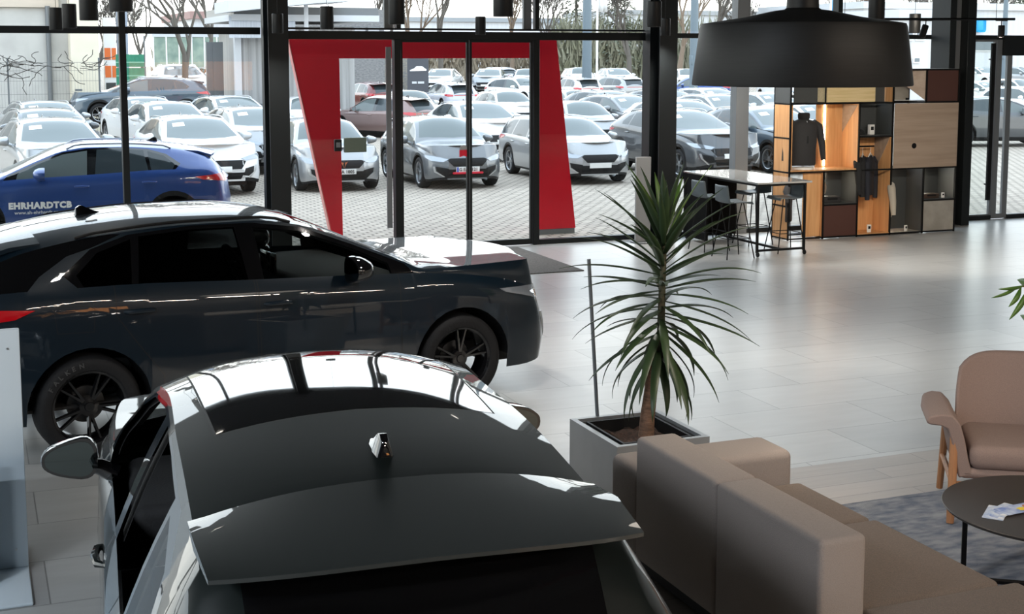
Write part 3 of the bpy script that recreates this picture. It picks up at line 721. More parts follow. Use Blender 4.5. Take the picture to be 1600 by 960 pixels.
struct('wall_left', MB().box(-8.1, -7.9, RY0, .95, 0, RH), WALLD)  # unseen stretch, closed instead of glazed to cut daylight on the left floor
# sliding entrance door
def door(name, x0, x1, y, z1, fr=.045, m=STEEL, handle=None, label=None):
    o = struct(name, MB().box(x0, x1, y - .025, y + .025, .01, .09).box(x0, x1, y - .025, y + .025, z1 - .035, z1).box(x0, x0 + fr, y - .025, y + .025, .09, z1 - .035).box(x1 - fr, x1, y - .025, y + .025, .09, z1 - .035), m)
    g = MB().box(x0 + fr, x1 - fr, y - .006, y + .006, .09, z1 - .035).build('door_glass', WIN, o)
    if handle is not None:
        hx, hz0, hz1, s = handle
        h = MB().box(hx - .035, hx + .035, y + s * .09 - .02, y + s * .09 + .02, hz0, hz1); h.box(hx - .01, hx + .01, y + min(0, s * .09), y + max(0, s * .09), hz0 + .25, hz0 + .27); h.box(hx - .01, hx + .01, y + min(0, s * .09), y + max(0, s * .09), hz1 - .27, hz1 - .25)
        h.build('door_handle', BLK, o)
    return o
door('door_1', 5.51, 6.50, 17.98, 2.92, .03); door('door_2', 6.515, 7.46, 17.98, 2.92, .03)
door('door_3', 15.70, 16.02, 17.99, 2.96, .10, GREYSTEEL)
d4 = door('door_4', 14.98, 15.68, 17.99, 2.96, .03, GREYSTEEL, handle=(15.56, .33, 2.9, -1))
MB().box(5.29, 5.36, 17.90, 17.93, .35, 2.82).box(5.31, 5.34, 17.93, 17.99, .6, .62).box(5.31, 5.34, 17.93, 17.99, 2.5, 2.52).build('push_bar', GREYSTEEL, d4.__class__ and bpy.data.objects['door_1'])
# entrance mat
MATM = mat('mat_grey_brush', (.085, .08, .075), 1.0, spec=.05, noise=(40, (.18, .17, .165), 3, (1, 6, 1)))
tag(MB().rbox(3.9, 7.15, 15.5, 17.75, 0, .012, .004, 1).build('entrance_mat', MATM), 'wide dark grey entrance mat inside the sliding glass doors', 'mat')
# small things on the door glass
t = empty('door_intercom', (4.86, 17.96, 1.5), 0, 'grey green framed screen panel mounted on the glass left of the doors', 'panel')
PANELM = mat('panel_greygreen', (.10, .13, .10), .4)
MB().rbox(-.155, .155, -.02, .03, -.10, .10, .008, 1).build('screen', PANELM, t); 
t2 = empty('card_reader', (4.62, 17.96, 1.5), 0, 'small square black card reader on the glass beside the framed panel', 'reader')
MB().rbox(-.05, .05, -.02, .03, -.08, .08, .006, 1).build('housing', BLKPL, t2); MB().rbox(-.03, .03, -.026, -.018, -.03, .04, .003, 1).build('keypad', GREYSTEEL, t2)
REDM = mat('red_vinyl', (.45, .004, .02), .35)
t3 = empty('round_door_sticker', (6.42, 17.965, 1.36), 0, 'small grey over red warning sticker at the middle edge of the left sliding door', 'sticker')
sp = MB(); sp.prism([(.06 * math.cos(a), 0, .0 + .07 * math.sin(a) + .03) for a in [math.pi * i / 12 for i in range(13)]], (0, .006, 0)); sp.build('grey_cap', mat('sticker_grey', (.2, .2, .2), .5), t3)
MB().prism([(-.06, 0, .03), (.06, 0, .03), (.06, 0, -.07), (0, 0, -.05), (-.06, 0, -.07)], (0, .006, 0)).build('red_field', REDM, t3)
text_mesh('door_lettering', 'WILLKOMMEN', .07, Matrix.Translation((4.66, 17.985, 1.28)) @ Matrix.Rotation(math.radians(90), 4, 'X'), WHITE, ext=.001) if False else None
# grey info stele by the column
t = empty('info_board', (9.02, 17.55, 0), 0, 'tall plain grey board standing beside the column right of the entrance', 'board')
MB().rbox(-.12, .12, -.02, .02, .02, 1.25, .006, 1).build('panel', mat('board_grey', (.28, .28, .28), .5), t); MB().rbox(-.14, .14, -.13, .13, 0, .02, .005, 1).build('base_plate', GREYSTEEL, t)

# ---------------------------------------------------------------- pendants and lights
PEND = mat('pendant_black', (.007, .007, .007), .45, spec=.3)
GLOWIN = mat('lamp_diffuser', (.8, .8, .8), .5, emit=((1, .93, .82), 6))
pl = [(88, 47, 'farthest and leftmost of the small black cylinder lamps'), (109, 44, 'black cylinder lamp second from the left, hanging beside the farthest one'), (139, 32, 'black cylinder lamp third from the left with rounded lower rim'),
      (189, 18, 'largest looking black cylinder lamp, hanging in front of the left window bar'), (434, 52, 'small black cylinder lamp in front of the left steel column'), (511, 46, 'small black cylinder lamp over the left leg of the red portal'),
      (620, 38, 'black cylinder lamp above the left post of the sliding doors'), (733, 55, 'small black cylinder lamp above the middle of the sliding doors'), (786, 26, 'black cylinder lamp right of the door middle, high and near'),
      (1000, 57, 'small black cylinder lamp at the left edge of the middle steel column'), (1022, 42, 'black cylinder lamp right before the middle steel column'), (1157, 57, 'black cylinder lamp half hidden behind the big drum lamp on the left'),
      (1369, 38, 'black cylinder lamp behind the right top of the big drum lamp'), (1429, 52, 'black cylinder lamp above the shelving, on the right of the drum lamp')]
def cyl_lamp(loc, lab, proto=[None]):
    t = empty('cylinder_pendant_lamp', loc, 0, lab, 'lamp', 'black cylinder pendant lamps')
    h = .24; r = .07
    MB().lathe([(0, h), (r - .004, h), (r, h - .004), (r, .004), (r - .003, 0), (r - .008, 0), (r - .010, .03), (0, .03)], 28).build('shade', PEND, t)
    MB().tube([(0, 0, h), (0, 0, RH - loc[2] - .03)], .0025, 6).build('cord', BLKPL, t)
    MB().lathe([(0, .030), (r - .012, .030), (r - .012, .026), (0, .026)], 20).build('diffuser', GLOWIN, t)
    l = bpy.data.lights.new('pendant_light', 'SPOT'); l.energy = 260 if loc[0] > 2.5 else 50; l.spot_size = 2.2; l.spot_blend = 1; l.color = (1, .95, .88); l.shadow_soft_size = .06; lo = bpy.data.objects.new('pendant_light', l); COL.objects.link(lo); lo.parent = t; lo.location = (0, 0, .02)
    MB().lathe([(0, RH - loc[2]), (.05, RH - loc[2]), (.05, RH - loc[2] - .03), (0, RH - loc[2] - .03)], 20).build('ceiling_rose', PEND, t)
for x, y, l in pl:
    p = at_z(x, y, 2.98); cyl_lamp((p.x, min(p.y, 17.2), p.z), l)
# big drum pendant
DR = mat('ribbed_black_shade', (.006, .006, .006), .5, noise=(6, (.009, .009, .009), 3, (1, 1, 30)), spec=.3)
t = empty('drum_pendant_lamp', (4.06, 6.11, 2.56), 0, 'huge matt black drum pendant lamp hanging over the sofa', 'lamp')
prof = [(.565, 0), (.568, .006), (.530, .30), (.522, .318), (.50, .322), (.30, .352), (.15, .385), (.095, .392), (.084, .40), (.080, .52), (.062, .53), (.0, .53)]
MB().lathe(prof, 96).lathe([(.560, .002), (.523, .305), (.30, .345), (.0, .38)], 96).build('shade', DR, t)
MB().lathe([(0, .10), (.50, .10), (.50, .09), (0, .09)], 64).build('diffuser', mat('lamp_diffuser_soft', (.8, .8, .8), .5, emit=((1, .9, .78), 2.5)), t)
MB().tube([(0, 0, .53), (0, 0, RH - 2.56)], .006, 8).build('cord', BLKPL, t)
l = bpy.data.lights.new('drum_bulb', 'SPOT'); l.energy = 170; l.spot_size = 2.5; l.spot_blend = 1; l.color = (1, .86, .70); l.shadow_soft_size = .25; lo = bpy.data.objects.new('drum_bulb', l); COL.objects.link(lo); lo.parent = t; lo.location = (0, 0, .08)
# track rail with two spots
a = at_z(1290, 30, 3.10); b = at_z(1586, 30, 3.10)
t = empty('ceiling_track_rail', (a.x, a.y, 3.10), 0, 'thin black lighting track hanging above the shelving unit', 'rail')
bx, by = b.x - a.x, b.y - a.y
MB().tube([(0, 0, 0), (bx, by, 0)], .014, 4).build('rail', BLKPL, t)
m_ = MB(); m_.tube([(bx * .1, by * .1, 0), (bx * .1, by * .1, RH - 3.1)], .003, 6); m_.build('hanger_wire', BLKPL, t); MB().tube([(bx * .9, by * .9, 0), (bx * .9, by * .9, RH - 3.1)], .003, 6).build('hanger_wire', BLKPL, t)
for f, lab, tl in ((.53, 'small black track spotlight left of the right steel column', .35), (.93, 'small black track spotlight near the right end of the track', .0)):
    s = empty('track_spotlight', (a.x + bx * f, a.y + by * f, 3.08), 0, lab, 'spotlight', 'black track spotlights')
    MB().box(-.07, .07, -.015, .015, -.0, .018).build('adapter', BLKPL, s); MB().tube([(0, 0, 0), (0, 0, -.05)], .006, 6).build('stem', BLKPL, s)
    o = MB().lathe([(0, 0), (.032, 0), (.036, -.01), (.036, -.13), (.030, -.13), (.028, -.10), (0, -.10)], 20).build('lamp_head', BLKPL, s); o.location = (0, 0, -.045); o.rotation_euler = (0, tl, 0)
    l = bpy.data.lights.new('spot_light', 'SPOT'); l.energy = 420; l.spot_size = 1.7; l.spot_blend = 1; l.color = (1, .9, .76); l.shadow_soft_size = .05; lo = bpy.data.objects.new('spot_light', l); COL.objects.link(lo); lo.parent = s; lo.location = (0, -.0, -.19); lo.rotation_euler = (Vector((12.9, 16.95, 1.2)) - Vector((a.x + bx * f, a.y + by * f, 2.9))).to_track_quat('-Z', 'Y').to_euler()
tag(MB().rbox(4.6, 8.6, RY0 + .01, RY0 + .06, 1.6, 2.5, .01, 1).build('backlit_copper_panel', mat('backlit_copper', (.6, .25, .1), .5, emit=((1, .42, .12), 2.2))), 'wide backlit orange wall panel on the back wall behind the viewer', 'light panel')
# recessed linear lights in the ceiling (left pair added to brighten the sofa)
LP = mat('light_panel', (.9, .9, .9), .5, emit=((1, .62, .32), 3.5))
for i, (x, y, lab) in enumerate([(5.0, -5.5, 'linear ceiling light nearest the back wall, left one'), (9.0, -5.5, 'linear ceiling light nearest the back wall, middle one'), (13.0, -5.5, 'linear ceiling light nearest the back wall, right one'),
                                (-4.5, -1.5, 'added cool fill light by the left glass wall, rear one'), (-4.5, 2.5, 'added cool fill light by the left glass wall, front one'),
                                (5.5, -2.5, 'linear ceiling light in front of the back row, left one'), (9.5, -2.5, 'linear ceiling light in front of the back row, middle one'), (13.5, -2.5, 'linear ceiling light in front of the back row, right one')]):
    t = empty('ceiling_light', (x, y, RH), 0, lab, 'light', 'linear ceiling lights')
    MB().box(-.95, .95, -.14, .14, -.03, 0).build('frame', BLKPL, t); MB().box(-.9, .9, -.11, .11, -.034, -.03).build('diffuser', LP, t)
    l = area_light('ceiling_lamp_light', (0, 0, -.05), (0, 0, 0), 1.8, .22, 330 if x > 0 else 420, (1, .88, .74) if x > 0 else (.82, .91, 1)); l.parent = t

# ================================================================ CARS IN THE SHOWROOM
def paintm(name, c, metal=.35, rough=.32, spec=.5): return mat(name, c, rough, metal, coat=1.0, spec=spec)
PETROL = paintm('petrol_blue_paint', (.0028, .0085, .015), .0, .4, .15); GREENGREY = paintm('graphite_green_paint', (.004, .0066, .0064), .0, .4, .15)
def seat_mb(M, s=1.0):
    m = MB(); m.rbox(-.25, .27, -.25, .25, .0, .14, .05, 3, M=M)
    R = M @ Matrix.Translation((-.24, 0, .10)) @ Matrix.Rotation(math.radians(-16), 4, 'Y')
    m.rbox(-.07, .06, -.24, .24, 0, .56, .05, 3, M=R); m.rbox(-.05, .05, -.13, .13, .58, .76, .04, 3, M=R); m.box(-.01, .01, -.06, -.04, .5, .62, M=R); m.box(-.01, .01, .04, .06, .5, .62, M=R); return m
SEATM = mat('dark_seat_fabric', (.012, .012, .013), .8, bump=(120, .2))
def interior(root, S, floor_z=.36, rz=0):
    wb = S['wb']; W = S['W0'] - .12; cx = S['cowl']
    MB().box(-.45, cx - .1, -W, W, floor_z - .02, floor_z).box(-.5, -.45, -W + .1, W - .1, floor_z, S['zs'][4][1] - .1).build('cabin_floor', DARKIN, root)
    for x, ys in ((.95, (.36, -.36)), (.12, (.38, -.38))):
        for y in ys: seat_mb(Matrix.Translation((x, y, floor_z + .12))).build('seat', SEATM, root)
    bz = S['mirror'][1]
    d = MB().rbox(cx - .70, cx + .08, -W + .02, W - .02, bz - .30, bz - .10, .05, 3); d.rbox(cx - .74, cx - .30, -.14, .14, floor_z, bz - .28, .04, 2); d.build('dashboard', DARKIN, root)
    MB().rbox(cx - .72, cx - .70, -.16, .16, bz - .13, bz + .03, .008, 2).build('centre_screen', GLOSSBLK, root)
    M = Matrix.Translation((cx - .86, .36, bz - .12)) @ Matrix.Rotation(math.radians(-22), 4, 'Y')
    w = MB(); w.tube([M @ Vector((0, .18 * math.cos(a), .18 * math.sin(a))) for a in [2 * math.pi * i / 32 for i in range(33)]], .015, 8, cap=False)
    w.rbox(-.015, .02, -.06, .06, -.05, .04, .012, 2, M=M); w.box(-.006, .008, -.17, -.05, -.015, .015, M=M); w.box(-.006, .008, .05, .17, -.015, .015, M=M); w.box(-.006, .008, -.02, .02, -.17, -.04, M=M)
    w.tube([M @ Vector((.02, 0, 0)), M @ Vector((.2, 0, 0))], .03, 8); w.build('steering_wheel', DARKIN, root)
    MB().rbox(cx - .62, cx - .58, -.13, .13, S['zt'][-9][1] - .10 if False else bz + .27, bz + .34, .012, 2).build('inner_mirror', BLKPL, root)
S1 = dict(SUV); S1.update(cladmat=None, privm=None, mirmat=GLOSSBLK)
terra, sh1 = make_car(S1, PETROL, 'suv', near=True, rim=RIMB, glassm=CARGLASS, privm=PRIVGLASS)
terra.location = (.69 - .97 * 0 + (-math.sin(math.radians(9.4))) * .97, 9.37 + math.cos(math.radians(9.4)) * .97, 0); terra.rotation_euler = (0, 0, math.radians(9.4))
tag(terra, 'dark petrol blue SUV with black wheels parked sideways by the window', 'car'); interior(terra, SUV)
# side graphics: copper feature line on front door and wing
wheels = [c for c in bpy.data.objects if c.parent == terra and c.name.startswith('wheel') and c.location.x < .1 and c.location.y < 0]
TYT = mat('tyre_lettering', (.045, .045, .045), .7)
for i, ch in enumerate('FALKEN'):
    al = math.radians(58 - 9.5 * i) - .45; R_ = Matrix.Rotation(al, 4, 'Y'); B = Matrix(((-1, 0, 0, 0), (0, 0, 1, .1225), (0, 1, 0, .285), (0, 0, 0, 1)))
    text_mesh('tyre_letter', ch, .045, R_ @ B @ Matrix.Translation((-.015, 0, 0)), TYT, wheels[0], bold=.001)
S2 = dict(HATCH); S2.update(open=('front_side_window', 'rear_side_window'), mirmat=GLOSSBLK)
hatch, sh2 = make_car(S2, GREENGREY, 'hatchback', near=True, rim=RIMB, glassm=CARGLASS, privm=CARGLASS)
hatch.location = (1.19, 4.0, 0); hatch.rotation_euler = (0, 0, math.radians(90 - 4.5))
tag(hatch, 'dark graphite hatchback seen from behind and above in the foreground', 'car'); interior(hatch, HATCH, .32)

# ================================================================ FURNITURE
SOFA = mat('taupe_fabric', (.235, .20, .185), .85, noise=(220, (.27, .232, .213), 3), bump=(300, .25))
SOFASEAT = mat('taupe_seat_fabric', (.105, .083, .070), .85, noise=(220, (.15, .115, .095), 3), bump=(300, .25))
t = empty('modular_sofa', (3.1, 4.0, 0), 0, 'long modular taupe sofa with block backs seen from behind', 'sofa')
def rel(mb, o): 
    mb.v = [(v[0] - o.location.x, v[1] - o.location.y, v[2] - o.location.z) for v in mb.v]; return mb
def part(name, mb, m, o): return rel(mb, o).build(name, m, o)
part('backrest', MB().rbox(3.10, 3.33, 5.285, 6.085, .13, .78, .028, 4), SOFA, t)
part('backrest', MB().rbox(3.10, 3.33, 4.45, 5.278, .13, .78, .028, 4), SOFA, t)
part('armrest', MB().rbox(3.12, 4.06, 6.09, 6.42, .13, .60, .045, 4), SOFA, t)
part('seat_cushion', MB().rbox(3.335, 4.10, 5.45, 6.085, .20, .425, .03, 4), SOFASEAT, t)
part('seat_cushion', MB().rbox(3.335, 4.12, 4.555, 5.443, .20, .425, .03, 4), SOFASEAT, t)
part('seat_cushion', MB().rbox(3.36, 4.20, 3.62, 4.548, .20, .425, .035, 4), SOFASEAT, t)
part('base', MB().box(3.16, 4.02, 3.68, 6.36, .05, .20), BLKPL, t)
for x in (3.2, 3.98):
    for y in (3.75, 4.55, 5.4, 6.3): part('leg', MB().box(x - .02, x + .02, y - .02, y + .02, 0, .06), BLKPL, t)
# rug
RUG = mat('rug_blue_grey', (.12, .145, .20), .95, noise=(7, (.30, .32, .36), 8, (1, 2.2, 1)), bump=(160, .5))
tag(MB().rbox(4.14, 7.6, 3.4, 6.70, .002, .014, .004, 1).build('rug', RUG), 'distressed blue grey rug under the coffee table and armchair', 'rug')
# armchair
OAK = wood('light_oak', (.42, .20, .09), (.33, .15, .065), 3, 'Z')
ARM = mat('rose_taupe_fabric', (.23, .165, .145), .85, noise=(240, (.27, .195, .17), 3), bump=(300, .25))
t = empty('armchair', (5.70, 6.15, .016), math.radians(-33), 'taupe upholstered armchair with oak legs on the rug by the coffee table', 'armchair')
def curved_back():
    m = MB(); n = 20; nz = 12; th = .055; V = []
    for side in (0, 1):
        for j in range(nz + 1):
            v = j / nz
            for i in range(n + 1):
                u = i / n * 2 - 1; w = .34 * (1 - .25 * max(0, (v - .55)) ** 2)
                cz = .33 + (.84 - .33) * v
                zt_ = .84 - .085 * abs(u) ** 5; cz = .33 + (zt_ - .33) * v; ex = 1.0 - .04 * v
                x = u * w * ex; y = .36 + .12 * v - .13 * (abs(u) ** 2.4) + (th if side else 0) - (.02 * math.sin(math.pi * v))
                V.append((x, y, cz))
    N = (n + 1) * (nz + 1); fs = []
    for j in range(nz):
        for i in range(n):
            a = j * (n + 1) + i; fs.append((a, a + 1, a + n + 2, a + n + 1)); fs.append((N + a, N + a + n + 1, N + a + n + 2, N + a + 1))
    for i in range(n): fs.append((i, N + i, N + i + 1, i + 1)); a = nz * (n + 1) + i; fs.append((a, a + 1, N + a + 1, N + a))
    for j in range(nz): a = j * (n + 1); fs.append((a, a + n + 1, N + a + n + 1, N + a)); a += n; fs.append((a, N + a, N + a + n + 1, a + n + 1))
    m.add(V, fs, 0, True); return m
def soften(o, w=.02, seg=3, sub=0):
    b = o.modifiers.new('bevel', 'BEVEL'); b.width = w; b.segments = seg; b.limit_method = 'ANGLE'; b.angle_limit = .7
    return o
soften(curved_back().build('backrest', ARM, t))
t.scale = (1.10, 1.05, 1.035); MB().rbox(-.31, .31, -.22, .36, .30, .44, .055, 5).build('seat_cushion', ARM, t)
MB().rbox(-.36, .36, -.20, .40, .245, .31, .03, 3).build('seat_shell', ARM, t)
for s in (-1, 1):          # arms: a flaring wing from the seat shell that folds outwards into an arm pad
    prof = [(.29, .27), (.315, .36), (.335, .46), (.36, .55), (.40, .595), (.46, .60), (.52, .582), (.535, .555), (.52, .54), (.46, .535), (.425, .52), (.405, .46), (.385, .36), (.36, .25)]
    vs = []; fs = []; ny = 8
    for j in range(ny + 1):
        q = j / ny; y = -.20 + q * .60; k = math.sin(math.pi * min(1, q * 1.0 + .0)) ; lift = .03 * (1 - q)
        for (x, z) in prof: vs.append((s * (x if x < .43 else .43 + (x - .43) * (1.0 if q < .6 else 1 - (q - .6) * .7)), y, z + lift * (z - .25)))
    n = len(prof)
    for j in range(ny):
        for i in range(n): fs.append((j * n + i, j * n + (i + 1) % n, (j + 1) * n + (i + 1) % n, (j + 1) * n + i))
    fs.append(tuple(range(n))); fs.append(tuple(reversed(range(ny * n, ny * n + n))))
    soften(MB().add(vs, fs, 0, True).build('armrest', ARM, t), .015)
for s in (-1, 1):
    MB().tube([(s * .40, -.235, 0), (s * .385, -.17, .50)], [.020, .024], 8).build('front_leg', OAK, t)
    MB().tube([(s * .39, .40, 0), (s * .375, .30, .50)], [.018, .023], 8).build('rear_leg', OAK, t)
    MB().tube([(s * .392, -.205, .22), (s * .384, .345, .22)], .016, 8).build('side_rail', OAK, t)
MB().tube([(-.39, -.20, .215), (.39, -.20, .215)], .018, 8).build('front_rail', OAK, t)
# round coffee table and brochures
TTOP = mat('dark_table_laminate', (.035, .030, .028), .45, noise=(6, (.040, .034, .031), 4))
TX, TY, TR = 5.03, 5.22, .54
t = empty('coffee_table', (TX, TY, .014), 0, 'round dark coffee table with black bar legs in front of the sofa', 'table')
MB().lathe([(0, .42), (TR - .004, .42), (TR, .416), (TR - .012, .400), (0, .400)], 72).build('table_top', TTOP, t)
for k in range(3):
    a = math.radians(145 + 120 * k); c, s_ = math.cos(a), math.sin(a)
    MB().box(-.012, .012, -.018, .018, .0, .40, M=Matrix.Translation((c * .42, s_ * .42, 0)) @ Matrix.Rotation(a, 4, 'Z')).build('leg', BLK, t)
    MB().box(0, .42, -.018, .018, .0, .016, M=Matrix.Rotation(a, 4, 'Z')).build('floor_bar', BLK, t)
PAPER = mat('brochure_paper', (.55, .62, .75), .35, noise=(14, (.12, .2, .5), 3)); PAPERW = mat('brochure_paper_white', (.75, .77, .8), .35, noise=(18, (.35, .45, .65), 4))
YEL = mat('print_yellow', (.8, .6, .03), .4); ORG = mat('print_orange', (.55, .18, .08), .4)
for i, (dx, dy, rz, m, lab) in enumerate([(0, .02, 40, PAPERW, 'whitish folded brochure at the bottom left of the fan on the coffee table'), (.06, .03, 22, PAPERW, 'pale brochure second in the fan on the coffee table'),
                                        (.12, .01, 5, PAPER, 'blue brochure with yellow and orange print, top of the fan')]):
    p = at_z(1568 + 0, 803, .434)
    b = empty('brochure', (p.x + dx - .03, p.y + dy, .4345 + .0035 * i), math.radians(rz), lab, 'brochure', 'brochures on the coffee table')
    MB().box(-.105, .105, -.05, .05, 0, .0015).box(-.103, .105, -.049, .051, .0015, .003).build('pages', m, b)
    if i == 2:
        MB().prism([(.03 + .035 * math.cos(a) * (1 + .3 * math.cos(3 * a)), -.012 + .022 * math.sin(a), .003) for a in [2 * math.pi * k / 18 for k in range(18)]], (0, 0, .0004)).build('yellow_print', YEL, b)
        MB().prism([(.075 + .02 * math.cos(a), .0 + .03 * math.sin(a), .003) for a in [2 * math.pi * k / 14 for k in range(14)]], (0, 0, .0004)).build('orange_print', ORG, b)
    else: MB().prism([(-.09, -.02, .003), (0, -.03, .003), (.05, .03, .003), (-.07, .02, .003)], (0, 0, .0004)).build('blue_print', PAPER, b)

# planter with yucca
PLG = mat('planter_metal', (.33, .34, .35), .38, .6, noise=(3, (.38, .39, .40), 4)); SOIL = mat('bark_soil', (.035, .022, .015), .95, noise=(60, (.09, .045, .03), 5), bump=(50, 1.0))
t = empty('planter_box', (3.35, 6.80, 0), 0, 'square metallic grey planter box behind the sofa, holding the tall palm', 'planter')
w, d, h = .60, .66, .50
MB().box(0, .035, 0, d, 0, h).box(w - .035, w, 0, d, 0, h).box(.035, w - .035, 0, .035, 0, h).box(.035, w - .035, d - .035, d, 0, h).box(.035, w - .035, .035, d - .035, .0, .05).build('box', PLG, t)
MB().box(.075, .09, .075, d - .075, .3, h - .008).box(w - .09, w - .075, .075, d - .075, .3, h - .008).box(.09, w - .09, .075, .09, .3, h - .008).box(.09, w - .09, d - .09, d - .075, .3, h - .008).build('liner', BLKPL, t)
MB().box(.035, .075, .035, d - .035, h - .03, h - .022).box(w - .075, w - .035, .035, d - .035, h - .03, h - .022).box(.075, w - .075, .035, .075, h - .03, h - .022).box(.075, w - .075, d - .075, d - .035, h - .03, h - .022).build('liner_rim', BLKPL, t)
so = MB(); n = 14
vs = [(.09 + (w - .18) * i / n, .09 + (d - .18) * j / n, h - .075 + random.uniform(-.012, .012)) for j in range(n + 1) for i in range(n + 1)]
so.add(vs, [(j * (n + 1) + i, j * (n + 1) + i + 1, (j + 1) * (n + 1) + i + 1, (j + 1) * (n + 1) + i) for j in range(n) for i in range(n)], 0, True)
so.build('soil', SOIL, t, fix=False)
BARK = mat('yucca_bark', (.22, .12, .075), .85, noise=(14, (.10, .055, .035), 5, (1, 1, 4)), bump=(40, .9))
LEAF = mat('yucca_leaf', (.022, .040, .016), .42, noise=(5, (.030, .055, .020), 3)); LEAFY = mat('yucca_leaf_bright', (.09, .16, .03), .42, noise=(5, (.05, .11, .02), 3))
base = at_y(1003, 685, 7.08); tx, ty = 3.67, 7.07
t = empty('yucca_palm', (tx, ty, .42), 0, 'tall yucca palm with long dark sword leaves growing in the planter', 'plant')
stem = [(0, 0, -.02), (.01, 0, .15), (.03, .0, .30), (.045, .0, .42), (.07, -.01, .50), (.085, -.015, .65), (.09, -.015, .9), (.10, -.015, 1.15), (.105, -.015, 1.32)]
MB().tube(stem[:5], [.050, .044, .040, .042, .030], 14).build('trunk', BARK, t)
MB().tube(stem[4:], [.030, .024, .021, .016, .008], 10).build('stem', mat('leafy_stem', (.03, .035, .015), .8, noise=(30, (.05, .04, .02), 4), bump=(60, 1)), t)
sx_ = pchip([(p[2], p[0]) for p in stem])
def leaf(root, base, az, el, L, wmax, droop, m, name='leaf', fold=.35, n=12):
    V = []; Fc = []; p = Vector(base); e = el
    side = Vector((-math.sin(az), math.cos(az), 0))
    for i in range(n + 1):
        tt = i / n; d = Vector((math.cos(az) * math.cos(e), math.sin(az) * math.cos(e), math.sin(e)))
        upv = side.cross(d) * -1
        wd = wmax * (min(1, .45 + tt * 2.2) if tt < .35 else (1 - ((tt - .35) / .65) ** 1.8)) 
        V += [p + side * wd + upv * wd * fold, p, p - side * wd + upv * wd * fold]
        p = p + d * (L / n); e -= droop * (tt ** 1.0) / n * 2
    for i in range(n):
        a = 3 * i; Fc += [(a, a + 1, a + 4, a + 3), (a + 1, a + 2, a + 5, a + 4)]
    me = bpy.data.meshes.new(name); me.from_pydata([tuple(v) for v in V], [], Fc)
    for q in me.polygons: q.use_smooth = True
    o = link(name, me, m, root); so_ = o.modifiers.new('thick', 'SOLIDIFY'); so_.thickness = .0015; return o
rl_ = random.Random(11); NLF = 92
for i in range(NLF):
    f = i / (NLF - 1); z = .50 + .82 * f; az = i * 2.39996 + rl_.uniform(-.25, .25)
    el = math.radians(-48 + 120 * f ** 1.15 + rl_.uniform(-12, 12)); L = (.42 + .14 * math.sin(math.pi * f)) * rl_.uniform(.85, 1.12)
    if f > .9: L = rl_.uniform(.34, .44)
    dr = math.radians(62 * (1 - f) * rl_.uniform(.4, 1.3) + 6); b_ = (sx_(z) + .012 * math.cos(az), -.012 + .012 * math.sin(az), z)
    leaf(t, b_, az, el, L, .024 * rl_.uniform(.85, 1.2), dr, LEAFY if (f > .86 and i % 3 == 0) else LEAF)
# moisture stick in the planter
a = at_z(934, 663, .445); b = at_y(920, 405, a.y + .05)
tag(MB().tube([tuple(a), tuple(b)], .012, 8).build('support_rod', GREYSTEEL), 'thin grey rod standing upright in the planter beside the palm', 'rod')
# ficus just outside the right edge with a branch reaching in
t = empty('potted_fig', (6.55, 6.95, 0), 0, 'green leafy twig of a potted fig reaching in at the right edge', 'plant')
MB().lathe([(0, 0), (.16, 0), (.20, .38), (.18, .38), (.17, .34), (0, .34)], 32).build('pot', WHITE, t)
MB().tube([(0, 0, .33), (.02, .0, .7), (-.03, .02, 1.05), (-.10, .0, 1.25)], [.018, .015, .010, .006], 8).build('trunk', BARK, t)
GLEAF = mat('fig_leaf', (.10, .20, .03), .35, noise=(9, (.06, .15, .02), 3))
tw = [at_y(px, py, 6.80) - Vector((6.55, 6.95, 0)) for px, py in ((1640, 470), (1612, 448), (1590, 448), (1574, 452))]
MB().tube([(-.10, 0, 1.25)] + [tuple(q) for q in tw], .005, 6).build('twig', BARK, t)
def broad(root, tip, base_, w):
    b0 = Vector(base_); b1 = Vector(tip); d = (b1 - b0); L = d.length; d.normalize(); s_ = d.cross(Vector((.3, 1, .2))).normalized(); nrm = s_.cross(d); V = []; Fc = []; n = 10
    for i in range(n + 1):
        q = i / n; ww = w * math.sin(math.pi * q ** .85) ** .8 + .001; c = b0 + d * L * q + nrm * (-.02 * math.sin(math.pi * q))
        V += [c + s_ * ww + nrm * ww * .25, c, c - s_ * ww + nrm * ww * .25]
    for i in range(n): a = 3 * i; Fc += [(a, a + 1, a + 4, a + 3), (a + 1, a + 2, a + 5, a + 4)]
    me = bpy.data.meshes.new('leaf'); me.from_pydata([tuple(v) for v in V], [], Fc)
    for q in me.polygons: q.use_smooth = True
    o = link('leaf', me, GLEAF, root); so_ = o.modifiers.new('thick', 'SOLIDIFY'); so_.thickness = .001
O_ = Vector((6.55, 6.95, 0))
for (bx, by), (tx_, ty_), w in (((1590, 449), (1549, 466), .012), ((1596, 450), (1576, 480), .020), ((1608, 452), (1577, 500), .022), ((1600, 447), (1560, 452), .012), ((1625, 460), (1600, 498), .02)):
    broad(t, at_y(tx_, ty_, 6.76) - O_, at_y(bx, by, 6.80) - O_, w)
for k in range(26):
    z = rl_.uniform(.75, 1.5); az = rl_.uniform(-1.2, 1.6); b0 = Vector((0, 0, z)); broad(t, b0 + Vector((math.cos(az) * .26, math.sin(az) * .26, rl_.uniform(-.1, .1))), b0, .045)

